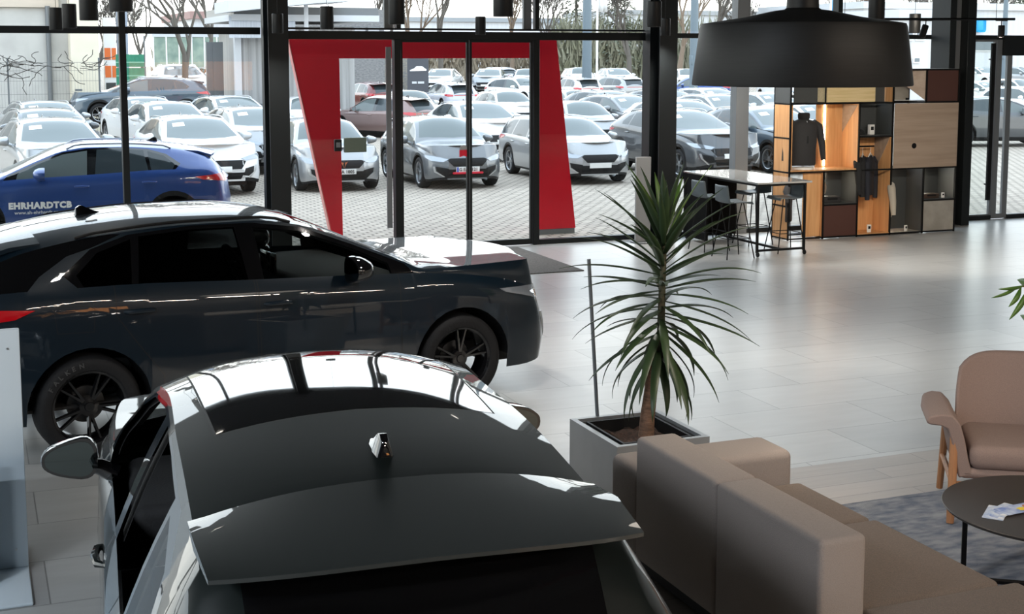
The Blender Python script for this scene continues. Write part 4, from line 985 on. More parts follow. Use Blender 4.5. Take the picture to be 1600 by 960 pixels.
# display stele at the left edge
STW = mat('stele_light_grey', (.58, .66, .72), .45)
t = empty('display_stele', (-.30, 7.45, 0), 0, 'light grey display stele on a flat base plate at the left edge', 'display stand')
MB().rbox(-.60, .50, -.53, .35, 0, .018, .008, 2).build('base_plate', STW, t)
MB().rbox(-.60, .50, -.012, .03, .018, 1.30, .006, 2).build('panel', STW, t)
MB().rbox(-.60, .345, -.20, -.175, .018, .66, .004, 2).build('front_plate', STW, t)
for z in (.12, 1.2): MB().lathe([(0, 0), (.006, 0), (.006, .004), (0, .004)], 12, 'Y', (.44, -.016, z)).build('screw', SILVER, t)

# ================================================================ MERCHANDISE SHELVING (0.5 m high, 0.6 m wide modules)
OAKP = wood('oak_panel', (.50, .25, .10), (.62, .34, .15), 2.2, 'Z', .5); OAKG = wood('greyed_oak_panel', (.27, .20, .15), (.34, .26, .20), 1.6, 'X', .55)
OSB = wood('pale_yellow_board', (.52, .40, .20), (.60, .47, .26), 5, 'X', .6); DGREY = mat('anthracite_board', (.045, .050, .052), .5); BROWN = mat('maroon_brown_board', (.060, .022, .016), .5)
CEMENT = mat('cement_grey_board', (.24, .225, .20), .65, noise=(4, (.32, .30, .27), 5)); LED = mat('led_strip', (1, .95, .85), .5, emit=((1, .88, .68), 40))
t = empty('shelving_unit', (11.10, 16.95, 0), 0, 'tall modular oak and black steel shelving with clothes by the window', 'shelving')
CX = [0, .6, 1.2, 1.8, 2.4, 3.0]; D = .42; fr = MB(); r = .011
def vpost(x, z0, z1):
    for y in (0, D): fr.box(x - r, x + r, y - r, y + r, z0, z1)
def hbar(x0, x1, z):
    for y in (0, D): fr.box(x0, x1, y - r, y + r, z - r, z + r)
def dbar(x, z): fr.box(x - r, x + r, 0, D, z - r, z + r)
for x in CX: vpost(x, .0, 2.5) if x not in (.6,) else (vpost(x, 0, 1.0), vpost(x, 2.0, 2.5))
for z in (.02, 1.0, 2.0, 2.49): hbar(0, 3.0, z)
hbar(.6, 1.2, .5); hbar(1.2, 1.8, 1.5); hbar(2.4, 3.0, .5)
for x in CX:
    for z in (.02, 1.0, 2.0, 2.49): dbar(x, z)
dbar(0, 1.5); dbar(0, .5); fr.build('steel_frame', BLK, t)
def panel(x0, x1, z0, z1, y, m, th=.016, name='panel'): return MB().rbox(x0 + .012, x1 - .012, y, y + th, z0 + .012, z1 - .012, .002, 1).build(name, m, t)
def side(x, z0, z1, m, y0=.012, y1=D - .012): return MB().box(x - .008, x + .008, y0, y1, z0 + .012, z1 - .012).build('side_panel', m, t)
def shelf(x0, x1, z, m, th=.02): return MB().box(x0 + .011, x1 - .011, .0, D, z, z + th).build('shelf_board', m, t)
def diag(x0, x1, z0, z1, m, ya=.02, yb=D - .02): return MB().prism([(x0, yb, z0), (x1, ya, z0), (x1 + .012, ya, z0), (x0 + .012, yb, z0)], (0, 0, z1 - z0)).build('slanted_panel', m, t)
def led(x, y, z0, z1): return MB().box(x - .010, x + .010, y - .006, y, z0, z1).build('led_strip', LED, t)
# left end
for z0, z1, m in ((2.0, 2.5, DGREY), (1.5, 2.0, OAKP), (1.0, 1.5, OAKP), (.5, 1.0, OAKP), (0, .5, OAKP)): side(0, z0, z1, m)
# big opening with torso: board, slanted oak wall with a light strip
shelf(0, 1.2, 1.0, OAKP, .03); panel(.70, 1.2, 1.0, 2.0, D - .02, OAKP); side(1.19, 1.0, 2.0, OAKP); led(.86, D - .025, 1.05, 1.97)
MB().prism([(1.19, .03, 1.97), (1.19, .40, 1.97), (1.19, .40, 1.55)], (-.012, 0, 0)).build('corner_gusset', OAKG, t)
side(.04, 1.03, 2.0, OAKP)
# top row
panel(.12, .55, 2.0, 2.40, .12, DGREY); MB().rbox(.60, 1.45, -.03, D, 2.02, 2.26, .004, 1).build('yellow_box', OSB, t); panel(1.45, 1.8, 2.0, 2.5, .2, DGREY)
MB().box(.64, .95, .0, D, 2.28, 2.5).build('top_box', DGREY, t); shelf(0, 3.0, 2.49, CEMENT, .012)
panel(1.8, 2.4, 2.0, 2.5, D - .02, CEMENT); MB().prism([(1.83, D - .03, 2.03), (1.83, .02, 2.03), (2.39, .02, 2.03)], (0, 0, .006)).build('niche_floor', WHITE, t)
MB().prism([(2.39, .02, 2.03), (2.39, .02, 2.48), (1.95, D - .04, 2.48), (1.95, D - .04, 2.46)], (.010, 0, 0)).build('slanted_panel', OAKG, t)
side(1.81, 2.0, 2.5, OAKP); panel(2.4, 3.0, 2.0, 2.5, 0, BROWN)
# middle column
panel(1.3, 1.8, 1.5, 2.0, D - .03, DGREY); side(1.79, 1.5, 2.0, DGREY); shelf(1.2, 1.8, 1.5, DGREY); panel(1.2, 1.8, .02, 1.5, D - .02, OAKP); side(1.79, .02, 1.5, OAKP); side(1.21, 0.02, 1.5, OAKP)
MB().prism([(1.785, .03, 1.48), (1.785, .40, 1.48), (1.785, .40, .9)], (-.010, 0, 0)).build('corner_gusset', OAKG, t)
MB().tube([(1.22, .2, 1.34), (1.62, .2, 1.34)], .012, 8).build('hanging_rail', BLK, t); MB().box(1.24, 1.30, .3, .36, .03, .05).build('led_strip', LED, t); shelf(1.2, 1.8, .02, OAKP)
# right columns
panel(1.8, 3.0, 1.0, 2.0, -.03, OAKG, name='front_panel'); MB().lathe([(0, 0), (.042, 0), (.042, -.003), (0, -.003)], 24, 'Y', (2.18, -.03, 1.345)).build('round_cut_out', BLK, t)
panel(1.93, 2.4, .02, 1.0, D - .03, DGREY); side(2.39, 0.02, 1.0, DGREY); shelf(1.8, 2.4, .02, CEMENT, .01); led(1.85, .3, .1, .95)
panel(2.4, 3.0, 0, .5, 0, CEMENT, name='front_panel'); panel(2.5, 3.0, .5, 1.0, D - .03, DGREY); side(2.99, .5, 1.0, DGREY); shelf(2.4, 3.0, .5, DGREY); led(2.68, D - .04, .55, .97)
# lower left
panel(.27, .60, .02, 1.0, .06, OAKP); panel(.02, .20, .02, 1.0, D - .03, OAKP); side(.6, .02, 1.0, OAKP); panel(.7, 1.2, .5, 1.0, D - .03, DGREY); side(1.19, .5, 1.0, DGREY); shelf(.6, 1.2, .5, DGREY); panel(.6, 1.2, 0, .5, 0, BROWN, name='front_panel'); led(.86, D - .04, .55, .97)
led(.235, D - .03, .1, .95)
CLOTH = mat('black_cloth', (.009, .009, .010), .85, bump=(60, .3)); CLOTH2 = mat('charcoal_cloth', (.022, .022, .024), .8, bump=(60, .3)); NAVY = mat('navy_cloth', (.012, .014, .022), .85, bump=(60, .3)); CREAM = mat('cream_cloth', (.40, .36, .30), .85, bump=(60, .3))
def garment(root, m, W=.24, Hh=.66, sleeve=.5, thick=.10, m2=None, splay=.10, name='body'):
    """front-facing torso garment, hem at z=0: lofted ellipses, with tapering sleeves that hang down"""
    mb = MB(); rings = []
    for z, w, d in ((0, W * .88, thick * .9), (.02, W * .92, thick), (Hh * .35, W * .90, thick), (Hh * .65, W * .98, thick * 1.1), (Hh * .85, W * 1.0, thick), (Hh * .93, W * .72, thick * .8), (Hh * .97, W * .36, thick * .62), (Hh, W * .28, thick * .55)):
        rings.append([Vector((w * math.cos(a) * (1 + .015 * math.sin(5 * a)), d * math.sin(a) * (1 + .05 * math.sin(3 * a + z * 9)), z)) for a in [2 * math.pi * i / 28 for i in range(28)]])
    v = [p for r in rings for p in r]; f = [(i * 28 + k, i * 28 + (k + 1) % 28, (i + 1) * 28 + (k + 1) % 28, (i + 1) * 28 + k) for i in range(len(rings) - 1) for k in range(28)]
    f.append(tuple(range(27, -1, -1))); f.append(tuple(range(len(v) - 28, len(v)))); mb.add(v, f, 0, True); mb.build(name, m, root)
    for s in (-1, 1):
        MB().tube([(s * W * .68, 0, Hh * .90), (s * (W + .02), 0, Hh * .82), (s * (W + .02 + splay * .6), -.02, Hh * .82 - sleeve * .5), (s * (W + .01 + splay), -.03, Hh * .82 - sleeve)], [.055, .062, .05, .036], 12).build('sleeve', m, root)
# torso with zip pullover
tz = empty('zip_pullover_on_torso', (11.44, 17.12, 1.09), math.radians(-6), 'black half-zip pullover on a torso stand in the upper left opening', 'pullover')
garment(tz, CLOTH2, .225, .70, .50, .12, splay=.085)
MB().lathe([(.062, .66), (.085, .69), (.090, .745), (.078, .775), (.066, .76), (.062, .70)], 24).build('stand_collar', CLOTH, tz)
yo = MB(); 
for s in (-1, 1): yo.prism([(0, -.112, .42), (s * .17, -.095, .42), (s * .16, -.08, .60), (s * .06, -.07, .68), (0, -.085, .68)], (0, -.004, 0))
MB().tube([(.015, -.118, .36), (.012, -.120, .50), (.0, -.10, .66)], .004, 6).build('zip', SILVER, tz)
MB().box(-.008, .022, -.128, -.12, .33, .44).build('swing_tag', CLOTH, tz)
st = empty('torso_stand', (11.44, 17.12, 1.03), 0, 'white lit display plinth under the black pullover', 'stand')
MB().lathe([(0, 0), (.16, 0), (.16, .035), (.15, .04), (0, .04)], 32).build('plinth', mat('plinth_white', (.8, .8, .78), .4), st); MB().tube([(0, 0, .04), (0, 0, .061)], .02, 10).build('post', CHROME, st)
# hanging jackets
def hanger(root, W=.2):
    MB().tube([(-W, 0, -.10), (-W * .5, 0, -.05), (0, 0, -.02), (W * .5, 0, -.05), (W, 0, -.10)], .008, 6).tube([(0, 0, -.02), (0, 0, .02), (.02, 0, .045), (0, 0, .06), (-.02, 0, .05)], .003, 6).build('hanger', WHITE, root)
for i, (dx, rz, m, lab, W, sl) in enumerate([(.10, 62, CLOTH, 'black sweatshirt hanging on the left end of the shelf rail', .17, .46), (.22, 48, CLOTH, 'black jacket on a white hanger, middle of the shelf rail', .17, .50), (.36, 38, NAVY, 'dark navy jacket hanging foremost on the shelf rail', .18, .55)]):
    g = empty('hanging_jacket', (11.10 + 1.2 + dx, 16.95 + .2, .60), math.radians(rz), lab, 'jacket', 'jackets on the shelf rail')
    garment(g, m, W, .60, sl, .045, splay=.02); h = MB(); q = empty('hanger_hook', (0, 0, .0)); bpy.data.objects.remove(q)
    o = MB().tube([(-.15, 0, .56), (0, 0, .64), (.15, 0, .56)], .008, 6).tube([(0, 0, .64), (0, 0, .70), (.015, 0, .735), (0, 0, .745)], .003, 6).build('hanger', WHITE, g)
g = empty('hanging_tshirt', (11.10 + .10, 17.10, .27), math.radians(50), 'dark t-shirt hanging at the lower left end of the shelving', 'shirt'); garment(g, CLOTH2, .19, .56, .16, .05); MB().tube([(0, 0, .56), (0, 0, .72)], .004, 6).build('hanger', BLK, g)
g = empty('hanging_cream_shirt', (11.10 + 1.90, 17.10, .26), math.radians(60), 'cream coloured shirt hanging in the dark lower niche', 'shirt'); garment(g, CREAM, .15, .55, .40, .04); MB().tube([(0, 0, .55), (0, 0, .72)], .004, 6).build('hanger', BLK, g)
# small goods
BW = mat('card_white', (.75, .74, .72), .5)
g = empty('baseball_cap', (11.10 + 1.30, 17.08, 1.52), 0, 'black cap lying in the dark niche above the jackets', 'cap')
MB().lathe([(.085, 0), (.088, .02), (.075, .06), (.04, .085), (0, .09)], 24).build('crown', CLOTH, g); MB().prism([(.07 * math.cos(a) * 1.0, -.06 - .09 * math.sin(a), .004) for a in [math.pi * i / 10 for i in range(11)]], (0, 0, .008)).build('brim', CLOTH, g)
def smallbox(nm, x, y, z, w, d, h, m, lab, cat, rz=0):
    g = empty(nm, (11.10 + x, 16.95 + y, z), math.radians(rz), lab, cat); MB().rbox(-w / 2, w / 2, -d / 2, d / 2, 0, h, .004, 2).build('box_body', m, g); MB().box(-w * .3, w * .3, -d / 2 - .001, -d / 2, h * .45, h * .8).build('print', BLKPL, g); return g
smallbox('boxed_cup', 1.53, .16, 1.52, .085, .06, .15, BW, 'small white box with dark print in the niche above the jackets', 'box')
smallbox('gift_box', .83, .18, .52, .30, .16, .09, CLOTH2, 'flat dark box in the niche with the round wooden disc', 'box')
smallbox('price_card', 1.50, .10, .04, .07, .02, .12, BW, 'white card standing at the foot of the oak niche under the jackets', 'card')
smallbox('price_card', 2.16, .08, .032, .055, .02, .09, BW, 'small white card on the floor of the dark niche with the cream shirt', 'card', 12)
smallbox('gift_box', 2.62, .14, .52, .28, .14, .07, mat('leather_brown', (.05, .03, .022), .5), 'brown flat case in the small lit niche at the right', 'case')
smallbox('price_card', 2.84, .08, .52, .05, .02, .08, BW, 'white card beside the brown case in the small right niche', 'card', -8)
smallbox('price_card', 2.08, .04, 2.036, .05, .02, .035, BLKPL, 'tiny dark card at the bottom of the pale top niche', 'card')
g = empty('bottle', (11.10 + 2.50, 17.18, .52), 0, 'small dark bottle with pale cap in the small lit niche', 'bottle')
MB().lathe([(0, 0), (.026, 0), (.028, .02), (.028, .10), (.016, .13), (.015, .15), (0, .15)], 20).build('flask', CLOTH2, g); MB().lathe([(0, .15), (.017, .15), (.017, .19), (0, .19)], 16).build('cap', BW, g)
g = empty('wooden_disc_bag', (11.10 + .72, 17.14, .52), math.radians(25), 'round woven wooden disc leaning in the lit niche', 'disc')
MB().lathe([(0, 0), (.10, 0), (.115, .01), (.115, .03), (.10, .04), (0, .04)], 32, 'Y', (0, 0, .21)).build('disc', OAKG, g); MB().rbox(-.1, .1, -.05, .06, 0, .095, .02, 3).build('stand', BW, g)

# ================================================================ BAR TABLE AND STOOLS
t = empty('bar_table', (9.78, 15.68, 0), 0, 'long black framed bar table with pale glossy top near the shelving', 'table')
BTOP = mat('pale_glossy_top', (.30, .30, .29), .12, coat=.4)
MB().rbox(0, .86, 0, 2.05, .985, 1.01, .003, 1).build('table_top', BTOP, t)
def lf(y): 
    m = MB(); m.box(.02, .05, y, y + .03, .07, .985).box(.76, .79, y, y + .03, .07, .985).box(.05, .76, y, y + .03, .955, .985).box(.05, .76, y, y + .03, .07, .10); return m
lf(.03).build('leg_frame', BLK, t); MB().box(.40, .43, .06, 1.95, .07, .10).box(.02, .05, .06, 1.99, .955, .985).box(.76, .79, .06, 1.99, .955, .985).build('stretcher', BLK, t)
MB().rbox(.0, .86, 1.96, 2.04, .05, .985, .004, 1).rbox(.0, .03, 1.35, 1.96, .05, .985, .004, 1).build('end_panel', mat('matt_black_panel', (.005, .005, .005), .7, spec=.1), t)
for x in (.035, .775):
    for y in (.045, 2.0):
        MB().lathe([(0, -.012), (.03, -.012), (.034, -.008), (.034, .008), (.03, .012), (0, .012)], 20, 'X', (x, y - .02, .034)).box(x - .016, x + .016, y - .016, y + .016, .055, .075).build('caster', BLKPL, t)
SHELLM = mat('bluegrey_shell', (.085, .105, .115), .4)
def make_stool():
    t = empty('bar_stool'); n = 10; V = []; Fs = []; path = [(.19, .735), (.17, .752), (.05, .750), (-.10, .748), (-.165, .757), (-.195, .79), (-.205, .86), (-.215, .96), (-.218, .985)]
    for k, (x, z) in enumerate(path):
        hw = .195 if k < 5 else .185 - .010 * (k - 5)
        for i in range(n + 1):
            u = i / n * 2 - 1; V.append((x + (.03 * u * u if k >= 5 else 0), u * hw, z + (.018 * u * u if 0 < k < 5 else 0)))
    N = n + 1
    for k in range(len(path) - 1):
        for i in range(n): Fs.append((k * N + i, k * N + i + 1, (k + 1) * N + i + 1, (k + 1) * N + i))
    o = MB().add(V, Fs, 0, True).build('seat_shell', SHELLM, t, fix=False); so_ = o.modifiers.new('thick', 'SOLIDIFY'); so_.thickness = .012
    for sx2 in (-1, 1):
        for sy in (-1, 1): MB().tube([(sx2 * .10 - .01, sy * .10, .745), (sx2 * .21, sy * .20, 0)], .008, 8).build('leg', BLK, t)
    fr_ = MB(); q = .27 / .745; c = [(sx2 * (.10 + .11 * (1 - q)) , sy * (.10 + .10 * (1 - q)), .27) for sx2, sy in ((-1, -1), (1, -1), (1, 1), (-1, 1), (-1, -1))]
    for a, b in zip(c, c[1:]): fr_.tube([a, b], .006, 6)
    fr_.build('foot_ring', BLK, t); return t
proto = make_stool()
for i, (x, y, rz, lab) in enumerate([(9.50, 15.82, 0, 'blue grey bar stool at the left side of the bar table, nearest to the room'), (9.55, 16.55, 4, 'blue grey bar stool left of the bar table, in front of the black end panel'),
                                    (10.46, 16.05, 176, 'dark bar stool seen through the front frame on the right side of the bar table'), (10.44, 16.85, 184, 'bar stool on the right side of the bar table, farther from the room')]):
    s = proto if i == 0 else copy_tree(proto)
    s.location = (x, y, 0); s.rotation_euler = (0, 0, math.radians(rz)); tag(s, lab, 'stool', 'bar stools at the bar table')

# ================================================================ OUTDOORS
GZ = -.10
PAVE = tile_mat('concrete_pavers', .22, .16, .5, (.50, .435, .365), (.40, .35, .295), (.20, .17, .14), .8, mortar=.022, bumpy=.0, gloss=.2, stretch=(.3, .3, 1))
def gz(y): return GZ + .55 * min(1, max(0, (y - 56) / 26)) ** 1.0
gm = MB(); gy = [18.08, 56, 60, 64, 68, 72, 76, 80, 82, 260]
gm.add([(x, y, gz(y)) for y in gy for x in (-60, 190)] + [(x, y, -.9) for y in (18.08, 260) for x in (-60, 190)], [(2 * i, 2 * i + 1, 2 * i + 3, 2 * i + 2) for i in range(9)] + [(0, 1, 21, 20), (18, 19, 23, 22), (20, 21, 23, 22)])
struct('ground', gm, PAVE)
struct('trim_90', MB().rbox(4.9, 15.2, 46.1, 49.6, GZ - .2, .42, .03, 1), mat('kerb_concrete', (.36, .35, .33), .85))
struct('threshold', MB().box(RX0, RX1, 18.05, 18.35, -.3, -.01), mat('threshold_steel', (.25, .25, .25), .5, .5))
# red portal
t = empty('red_entrance_portal', (4.33, 19.6, GZ), 0, 'big red slanted portal frame outside the entrance doors', 'portal')
RED = mat('portal_red', (.66, .002, .020), .45, spec=.3); dz = -GZ
def P_(x, z): return (x - 4.33, 0, z + dz)
MB().prism([P_(4.33, 3.0), P_(8.54, 2.98), P_(8.578, 2.662), P_(4.392, 2.66)], (0, .14, 0)).build('lintel', RED, t)
MB().prism([P_(4.392, 2.66), P_(5.08, 2.66), P_(5.10, GZ), P_(4.97, GZ)], (0, .14, 0)).build('left_leg', RED, t)
MB().prism([P_(8.235, 2.662), P_(8.578, 2.662), P_(8.885, GZ + .085), P_(8.215, GZ + .085)], (0, .14, 0)).build('right_leg', RED, t)
MB().prism([P_(8.22, GZ + .08), P_(8.87, GZ + .08), P_(8.87, GZ), P_(8.22, GZ)], (0, .12, 0)).build('plinth', GREYSTEEL, t)
MB().prism([P_(4.315, 3.0), P_(4.33, 3.0), P_(4.97, GZ), P_(4.955, GZ)], (0, .14, 0)).build('edge_highlight', mat('painted_highlight_pink', (.75, .25, .22), .3), t)  # pinkish highlight along the outer edge, painted as a pale strip
# ---- cars outside
COLS = {'white': paintm('white_car_paint', (.72, .72, .72), 0), 'silver': paintm('silver_car_paint', (.34, .35, .36), .5), 'grey': paintm('mid_grey_car_paint', (.13, .14, .15), .4), 'black': paintm('black_car_paint', (.02, .02, .022), .2),
        'blue': paintm('royal_blue_car_paint', (.015, .055, .22), .3), 'slate': paintm('slate_blue_car_paint', (.05, .075, .10), .3), 'darkred': paintm('dark_red_car_paint', (.14, .02, .02), .3), 'brown': paintm('rosy_brown_car_paint', (.20, .13, .12), .3), 'lav': paintm('lavender_white_car_paint', (.50, .52, .60), 0), 'dgrey': paintm('dark_grey_car_paint', (.06, .064, .07), .3)}
PROTO = {}
def child_list(o): return [c for c in bpy.data.objects if c.parent == o]
def get_car(kind):
    if kind not in PROTO:
        S = {'suv': SUVF, 'hatch': HATCHF, 'estate': ESTATE}[kind]; root, sh = make_car(S, COLS['white'], {'suv': 'suv', 'hatch': 'hatchback', 'estate': 'estate_car'}[kind])
        tree = [(c, child_list(c)) for c in child_list(root)]; PROTO[kind] = (root, tree, sh, [False]); return root, True
    return None, False
def place_car(kind, col, x, y, rz, lab, group='parked cars on the lot', sc_=1.0, keep=None, gz_=None):
    root, first = get_car(kind); proot, tree, sh, used = PROTO[kind]
    if first: r = proot; pairs = [c for c, _ in tree]
    else:
        r = proot.copy(); COL.objects.link(r); pairs = []
        for c, sub in tree:
            if keep and c.name.split('.')[0] not in keep: continue
            d = c.copy(); COL.objects.link(d); d.parent = r; pairs.append(d)
            if c.name in PAINTED: PAINTED[d.name] = 1
            for q in sub: e = q.copy(); COL.objects.link(e); e.parent = d
    for d in pairs:
        if d.name in PAINTED: d.material_slots[0].link = 'OBJECT'; d.material_slots[0].material = COLS[col]
    wb = proot.get('mid', 1.35); a = math.radians(rz)
    r.scale = (sc_,) * 3; r.location = (x - math.cos(a) * 1.4 * sc_, y - math.sin(a) * 1.4 * sc_, gz(y) if gz_ is None else gz_); r.rotation_euler = (0, 0, a)
    tag(r, lab, 'car', group); return r
HT = {'suv': 1.60, 'hatch': 1.45, 'estate': 1.45}
def at_roof(px, ry, kind, dz=0, sc_=1.0):
    g = GZ
    for _ in range(12): p = at_z(px, ry, g + HT[kind] * sc_ + dz); g = .5 * g + .5 * gz(p.y)
    return p.x, p.y
# nearest row, facing the showroom (front axles stand near y = 27.5; a car's centre lies 1.4 m behind)
SC2 = .96
cars = [
 ('hatch', 'silver', (7.15, 29.2), -91, 'silver hatchback with number plate seen through the left leg of the red portal'),
 ('hatch', 'grey', (9.72, 28.85), -91, 'grey hatchback with red plate holder parked right behind the sliding doors'),
 ('estate', 'silver', (12.72, 28.7), -91, 'silver estate partly hidden by the right leg of the red portal'),
 ('suv', 'dgrey', (15.85, 28.9), -88, 'dark grey SUV right behind the middle steel column'),
 ('suv', 'slate', (18.55, 29.4), -88, 'slate SUV behind the grey window post left of the shelving'),
 ('suv', 'white', (4.42, 29.5), -86, 'white SUV with dark grille, foremost in the left lot, right of the blue car'),
 ('suv', 'silver', (1.58, 29.4), -84, 'silver white SUV between the left edge and the thin window bar, foremost there'),
]
for k_, c_, (x, y), rz, lab in cars: place_car(k_, c_, x, y, rz, lab, sc_=SC2 if k_ == 'suv' else .98)
rc = [  # kind, colour, px, roof y, heading, label
 ('suv', 'silver', 60, (2.0, 40.6), -80, 'silver SUV in front of the wire fence at the far left'),
 ('suv', 'dgrey', 85, (1.75, 34.9), -82, 'dark SUV mostly hidden behind the foremost one at the far left'),
 ('suv', 'white', 232, (5.1, 43.7), -82, 'white SUV behind the thin window bar, in front of the dark side-on car'),
 ('suv', 'white', 262, 158, -84, 'white SUV second behind the foremost one in the left lot'),
 ('suv', 'white', 360, 149, -80, 'white SUV in front of the corrugated shed'),
 ('suv', 'silver', 408, (6.6, 34.1), -84, 'silver SUV half hidden by the left steel column'),
 ('hatch', 'darkred', 577, 128, 96, 'dark red hatchback seen from behind beside the framed panel'),
 ('hatch', 'brown', 598, 150, 120, 'rosy brown car half hidden by the left door post'),
 ('hatch', 'white', 478, 152, -91, 'white hatchback at the left edge of the red portal, second row'),
 ('hatch', 'white', 640, 142, -95, 'white hatchback behind the left sliding door, third row'),
 ('suv', 'white', 745, 158, -91, 'white SUV in the second row behind the middle of the doors'),
 ('hatch', 'lav', 700, 129, 92, 'pale hatchback with tinted rear window seen from behind in the left sliding door'),
 ('hatch', 'white', 792, 143, -90, 'white hatchback behind the right sliding door, third row'),
 ('estate', 'lav', 770, 105, 100, 'lavender white car with dark light bar seen from behind, far row'),
 ('hatch', 'white', 812, 122, -70, 'white car behind the right sliding door with angled windows'),
 ('suv', 'white', 690, 107, -120, 'white SUV at the far row beside the dark banner'),
 ('suv', 'silver', 720, (29.4, 77.5), -118, 'silver SUV second from the banner in the far row'),
 ('hatch', 'white', 822, 108, -110, 'white car at the end of the far row by the right door post'),
 ('hatch', 'silver', 905, 159, -91, 'silver hatchback directly behind the estate, second row'),
 ('hatch', 'silver', 918, (22.6, 49.9), -91, 'silver hatchback two behind the estate, third row'),
 ('hatch', 'white', 898, 121, 90, 'white car with dark rear window beside the blue lamp mast'),
 ('estate', 'silver', 958, 119, 95, 'silver saloon seen from behind left of the middle column'),
 ('hatch', 'white', 905, 106, -100, 'white car in the farthest row left of the lamp mast'),
 ('suv', 'white', 962, 106, -100, 'white SUV in the farthest row right of the lamp mast'),
 ('suv', 'dgrey', 950, (21.6, 44.8), -82, 'dark grey SUV with roof rails left of the middle column, third row'),
 ('suv', 'grey', 975, (19.8, 39.9), -82, 'grey SUV half hidden by the middle column, second row'),
 ('suv', 'white', 1062, (19.15, 34.9), -88, 'white SUV right of the middle column, second row'),
 ('suv', 'silver', 1092, (23.0, 39.4), -87, 'silver SUV with black windscreen pillar under the drum lamp, second row'),
 ('suv', 'grey', 1068, (24.3, 45.4), -84, 'grey SUV under the drum lamp, third row'),
 ('hatch', 'blue', 1050, (36.9, 66.0), 150, 'blue car right of the middle column in the far lot'),
 ('hatch', 'white', 1072, 108, -100, 'white car in the farthest row right of the middle column'),
 ('suv', 'white', 1132, (26.9, 46.6), -84, 'white SUV left of the grey window post, third row'),
 ('suv', 'silver', 1180, (25.6, 40.5), -84, 'silver SUV between the grey window post and the shelving'),
 ('suv', 'white', 1184, (21.2, 31.4), -86, 'white SUV low between window post and shelving, second row'),
 ('suv', 'white', 1228, 118, -100, 'white SUV glimpsed above the shelving end'),
 ('suv', 'dgrey', 1556, 150, -18, 'dark SUV seen from the side behind the right hand door'),
 ('suv', 'white', 1535, 126, -80, 'white SUV behind the tall door handle, second row'),
 ('hatch', 'white', 1588, 124, -80, 'white car at the right edge, second row'),
 ('suv', 'white', 1534, 104, -90, 'white SUV behind the right door, farthest row'),
 ('hatch', 'silver', 1590, 105, -60, 'silver car at the right edge in the farthest row'),
 ('hatch', 'white', 1602, 136, -80, 'white car cut off by the right edge behind the dark SUV'),
]
for k_, c_, px, ry, rz, lab in rc:
    x, y = ry if isinstance(ry, tuple) else at_roof(px, ry, k_, 0, SC2); place_car(k_, c_, x, y, rz, lab, sc_=SC2)
# side-on cars in the left lot
p = at_y(222, 119, 47.6); place_car('suv', 'slate', p.x, 47.85, 178, 'slate blue SUV seen from the side, facing left, in front of the shed', sc_=.98, gz_=.42)
blue = place_car('suv', 'blue', 1.50, 21.6, 176.5, 'royal blue SUV with white lettering parked side-on right outside the glass', sc_=.96)
van = at_y(279, 100, 66); place_car('suv', 'white', van.x, 66, -88, 'white van far back behind the bare tree', sc_=1.16, gz_=.42)
van = at_y(338, 107, 80); place_car('suv', 'white', van.x, 80, -80, 'small white car left of the shed in the distance', sc_=1.0)
# lettering on the blue car's near side (its left side faces the camera: local +y)
Sb = PROTO['suv'][2]
def side_text(root, s, x, z, size, m=WHITE, bold=.0, space=1.0, name='lettering'):
    y = Sb.W(x) * Sb.pf((z - .2) / (Sb.zs(x) - .2)) + .012
    M = Matrix.Translation((x, y, z)) @ Matrix.Rotation(math.pi, 4, 'Z') @ Matrix.Rotation(math.radians(90), 4, 'X') @ Matrix.Rotation(math.radians(0), 4, 'Z')
    return text_mesh(name, s, size, M, m, root, bold=bold, space=space)
side_text(blue, 'EHRHARDTCB', 2.40, .64, .128, bold=.008, space=1.12); side_text(blue, 'www.ah-ehrhardt.com', 2.32, .555, .075, space=1.0)
def emblem(root, M, m, k=1.0, name='emblem'):
    pts = [[(-.5, .42), (-.06, .30), (-.14, .02), (-.02, -.45), (-.30, .12)], [(.5, .42), (.06, .30), (.14, .02), (.02, -.45), (.30, .12)]]
    mb = MB()
    for q in pts: mb.prism([M @ Vector((a * k, b * k, 0)) for a, b in q], (M.to_3x3() @ Vector((0, 0, .004))))
    return mb.build(name, m, root)
yb = Sb.W(2.95) + .01
E3 = Matrix.Translation((2.95, Sb.W(2.95) + .012, .80)) @ Matrix.Rotation(math.pi, 4, 'Z') @ Matrix.Rotation(math.radians(90), 4, 'X')
emblem(blue, E3, WHITE, .12)
MB().tube([(3.10, Sb.W(3.1) + .012, .89), (2.60, Sb.W(2.6) + .012, .89), (2.56, Sb.W(2.56) + .014, .86), (2.58, Sb.W(2.56) + .014, .74)], .010, 4).build('lettering_frame', WHITE, blue)
# number plate writing, emblem and front details on the two nearest cars
def plate_text(kind, root, s, name='plate_lettering'):
    S = {'suv': SUVF, 'hatch': HATCHF, 'estate': ESTATE}[kind]; sh = PROTO[kind][2]; pz = (S['face']['plate'][0][1] + S['face']['plate'][2][1]) / 2
    h = sh.bvh.ray_cast(Vector((9, 0, pz)), Vector((-1, 0, 0))); X = h[0].x + .026
    for o in [c for c in bpy.data.objects if c.parent == root and c.name.startswith('licence_plate')]: pl_ = o
    M = Matrix.Translation((X, -.205, pz - .032)) @ Matrix.Rotation(math.radians(90), 4, 'Z') @ Matrix.Rotation(math.radians(90), 4, 'X')
    text_mesh(name, s, .095, M, PTXT, root, bold=.002); MB().box(X - .004, X + .001, -.25, -.215, pz - .052, pz + .052).build('plate_badge', PBLUE, root)
rr = [o for o in bpy.data.objects if o.get('label')]
def find(lab): return [o for o in rr if o['label'].startswith(lab)][0]
c1 = find('silver hatchback with number plate'); c2 = find('grey hatchback with red'); c3 = find('silver estate partly')
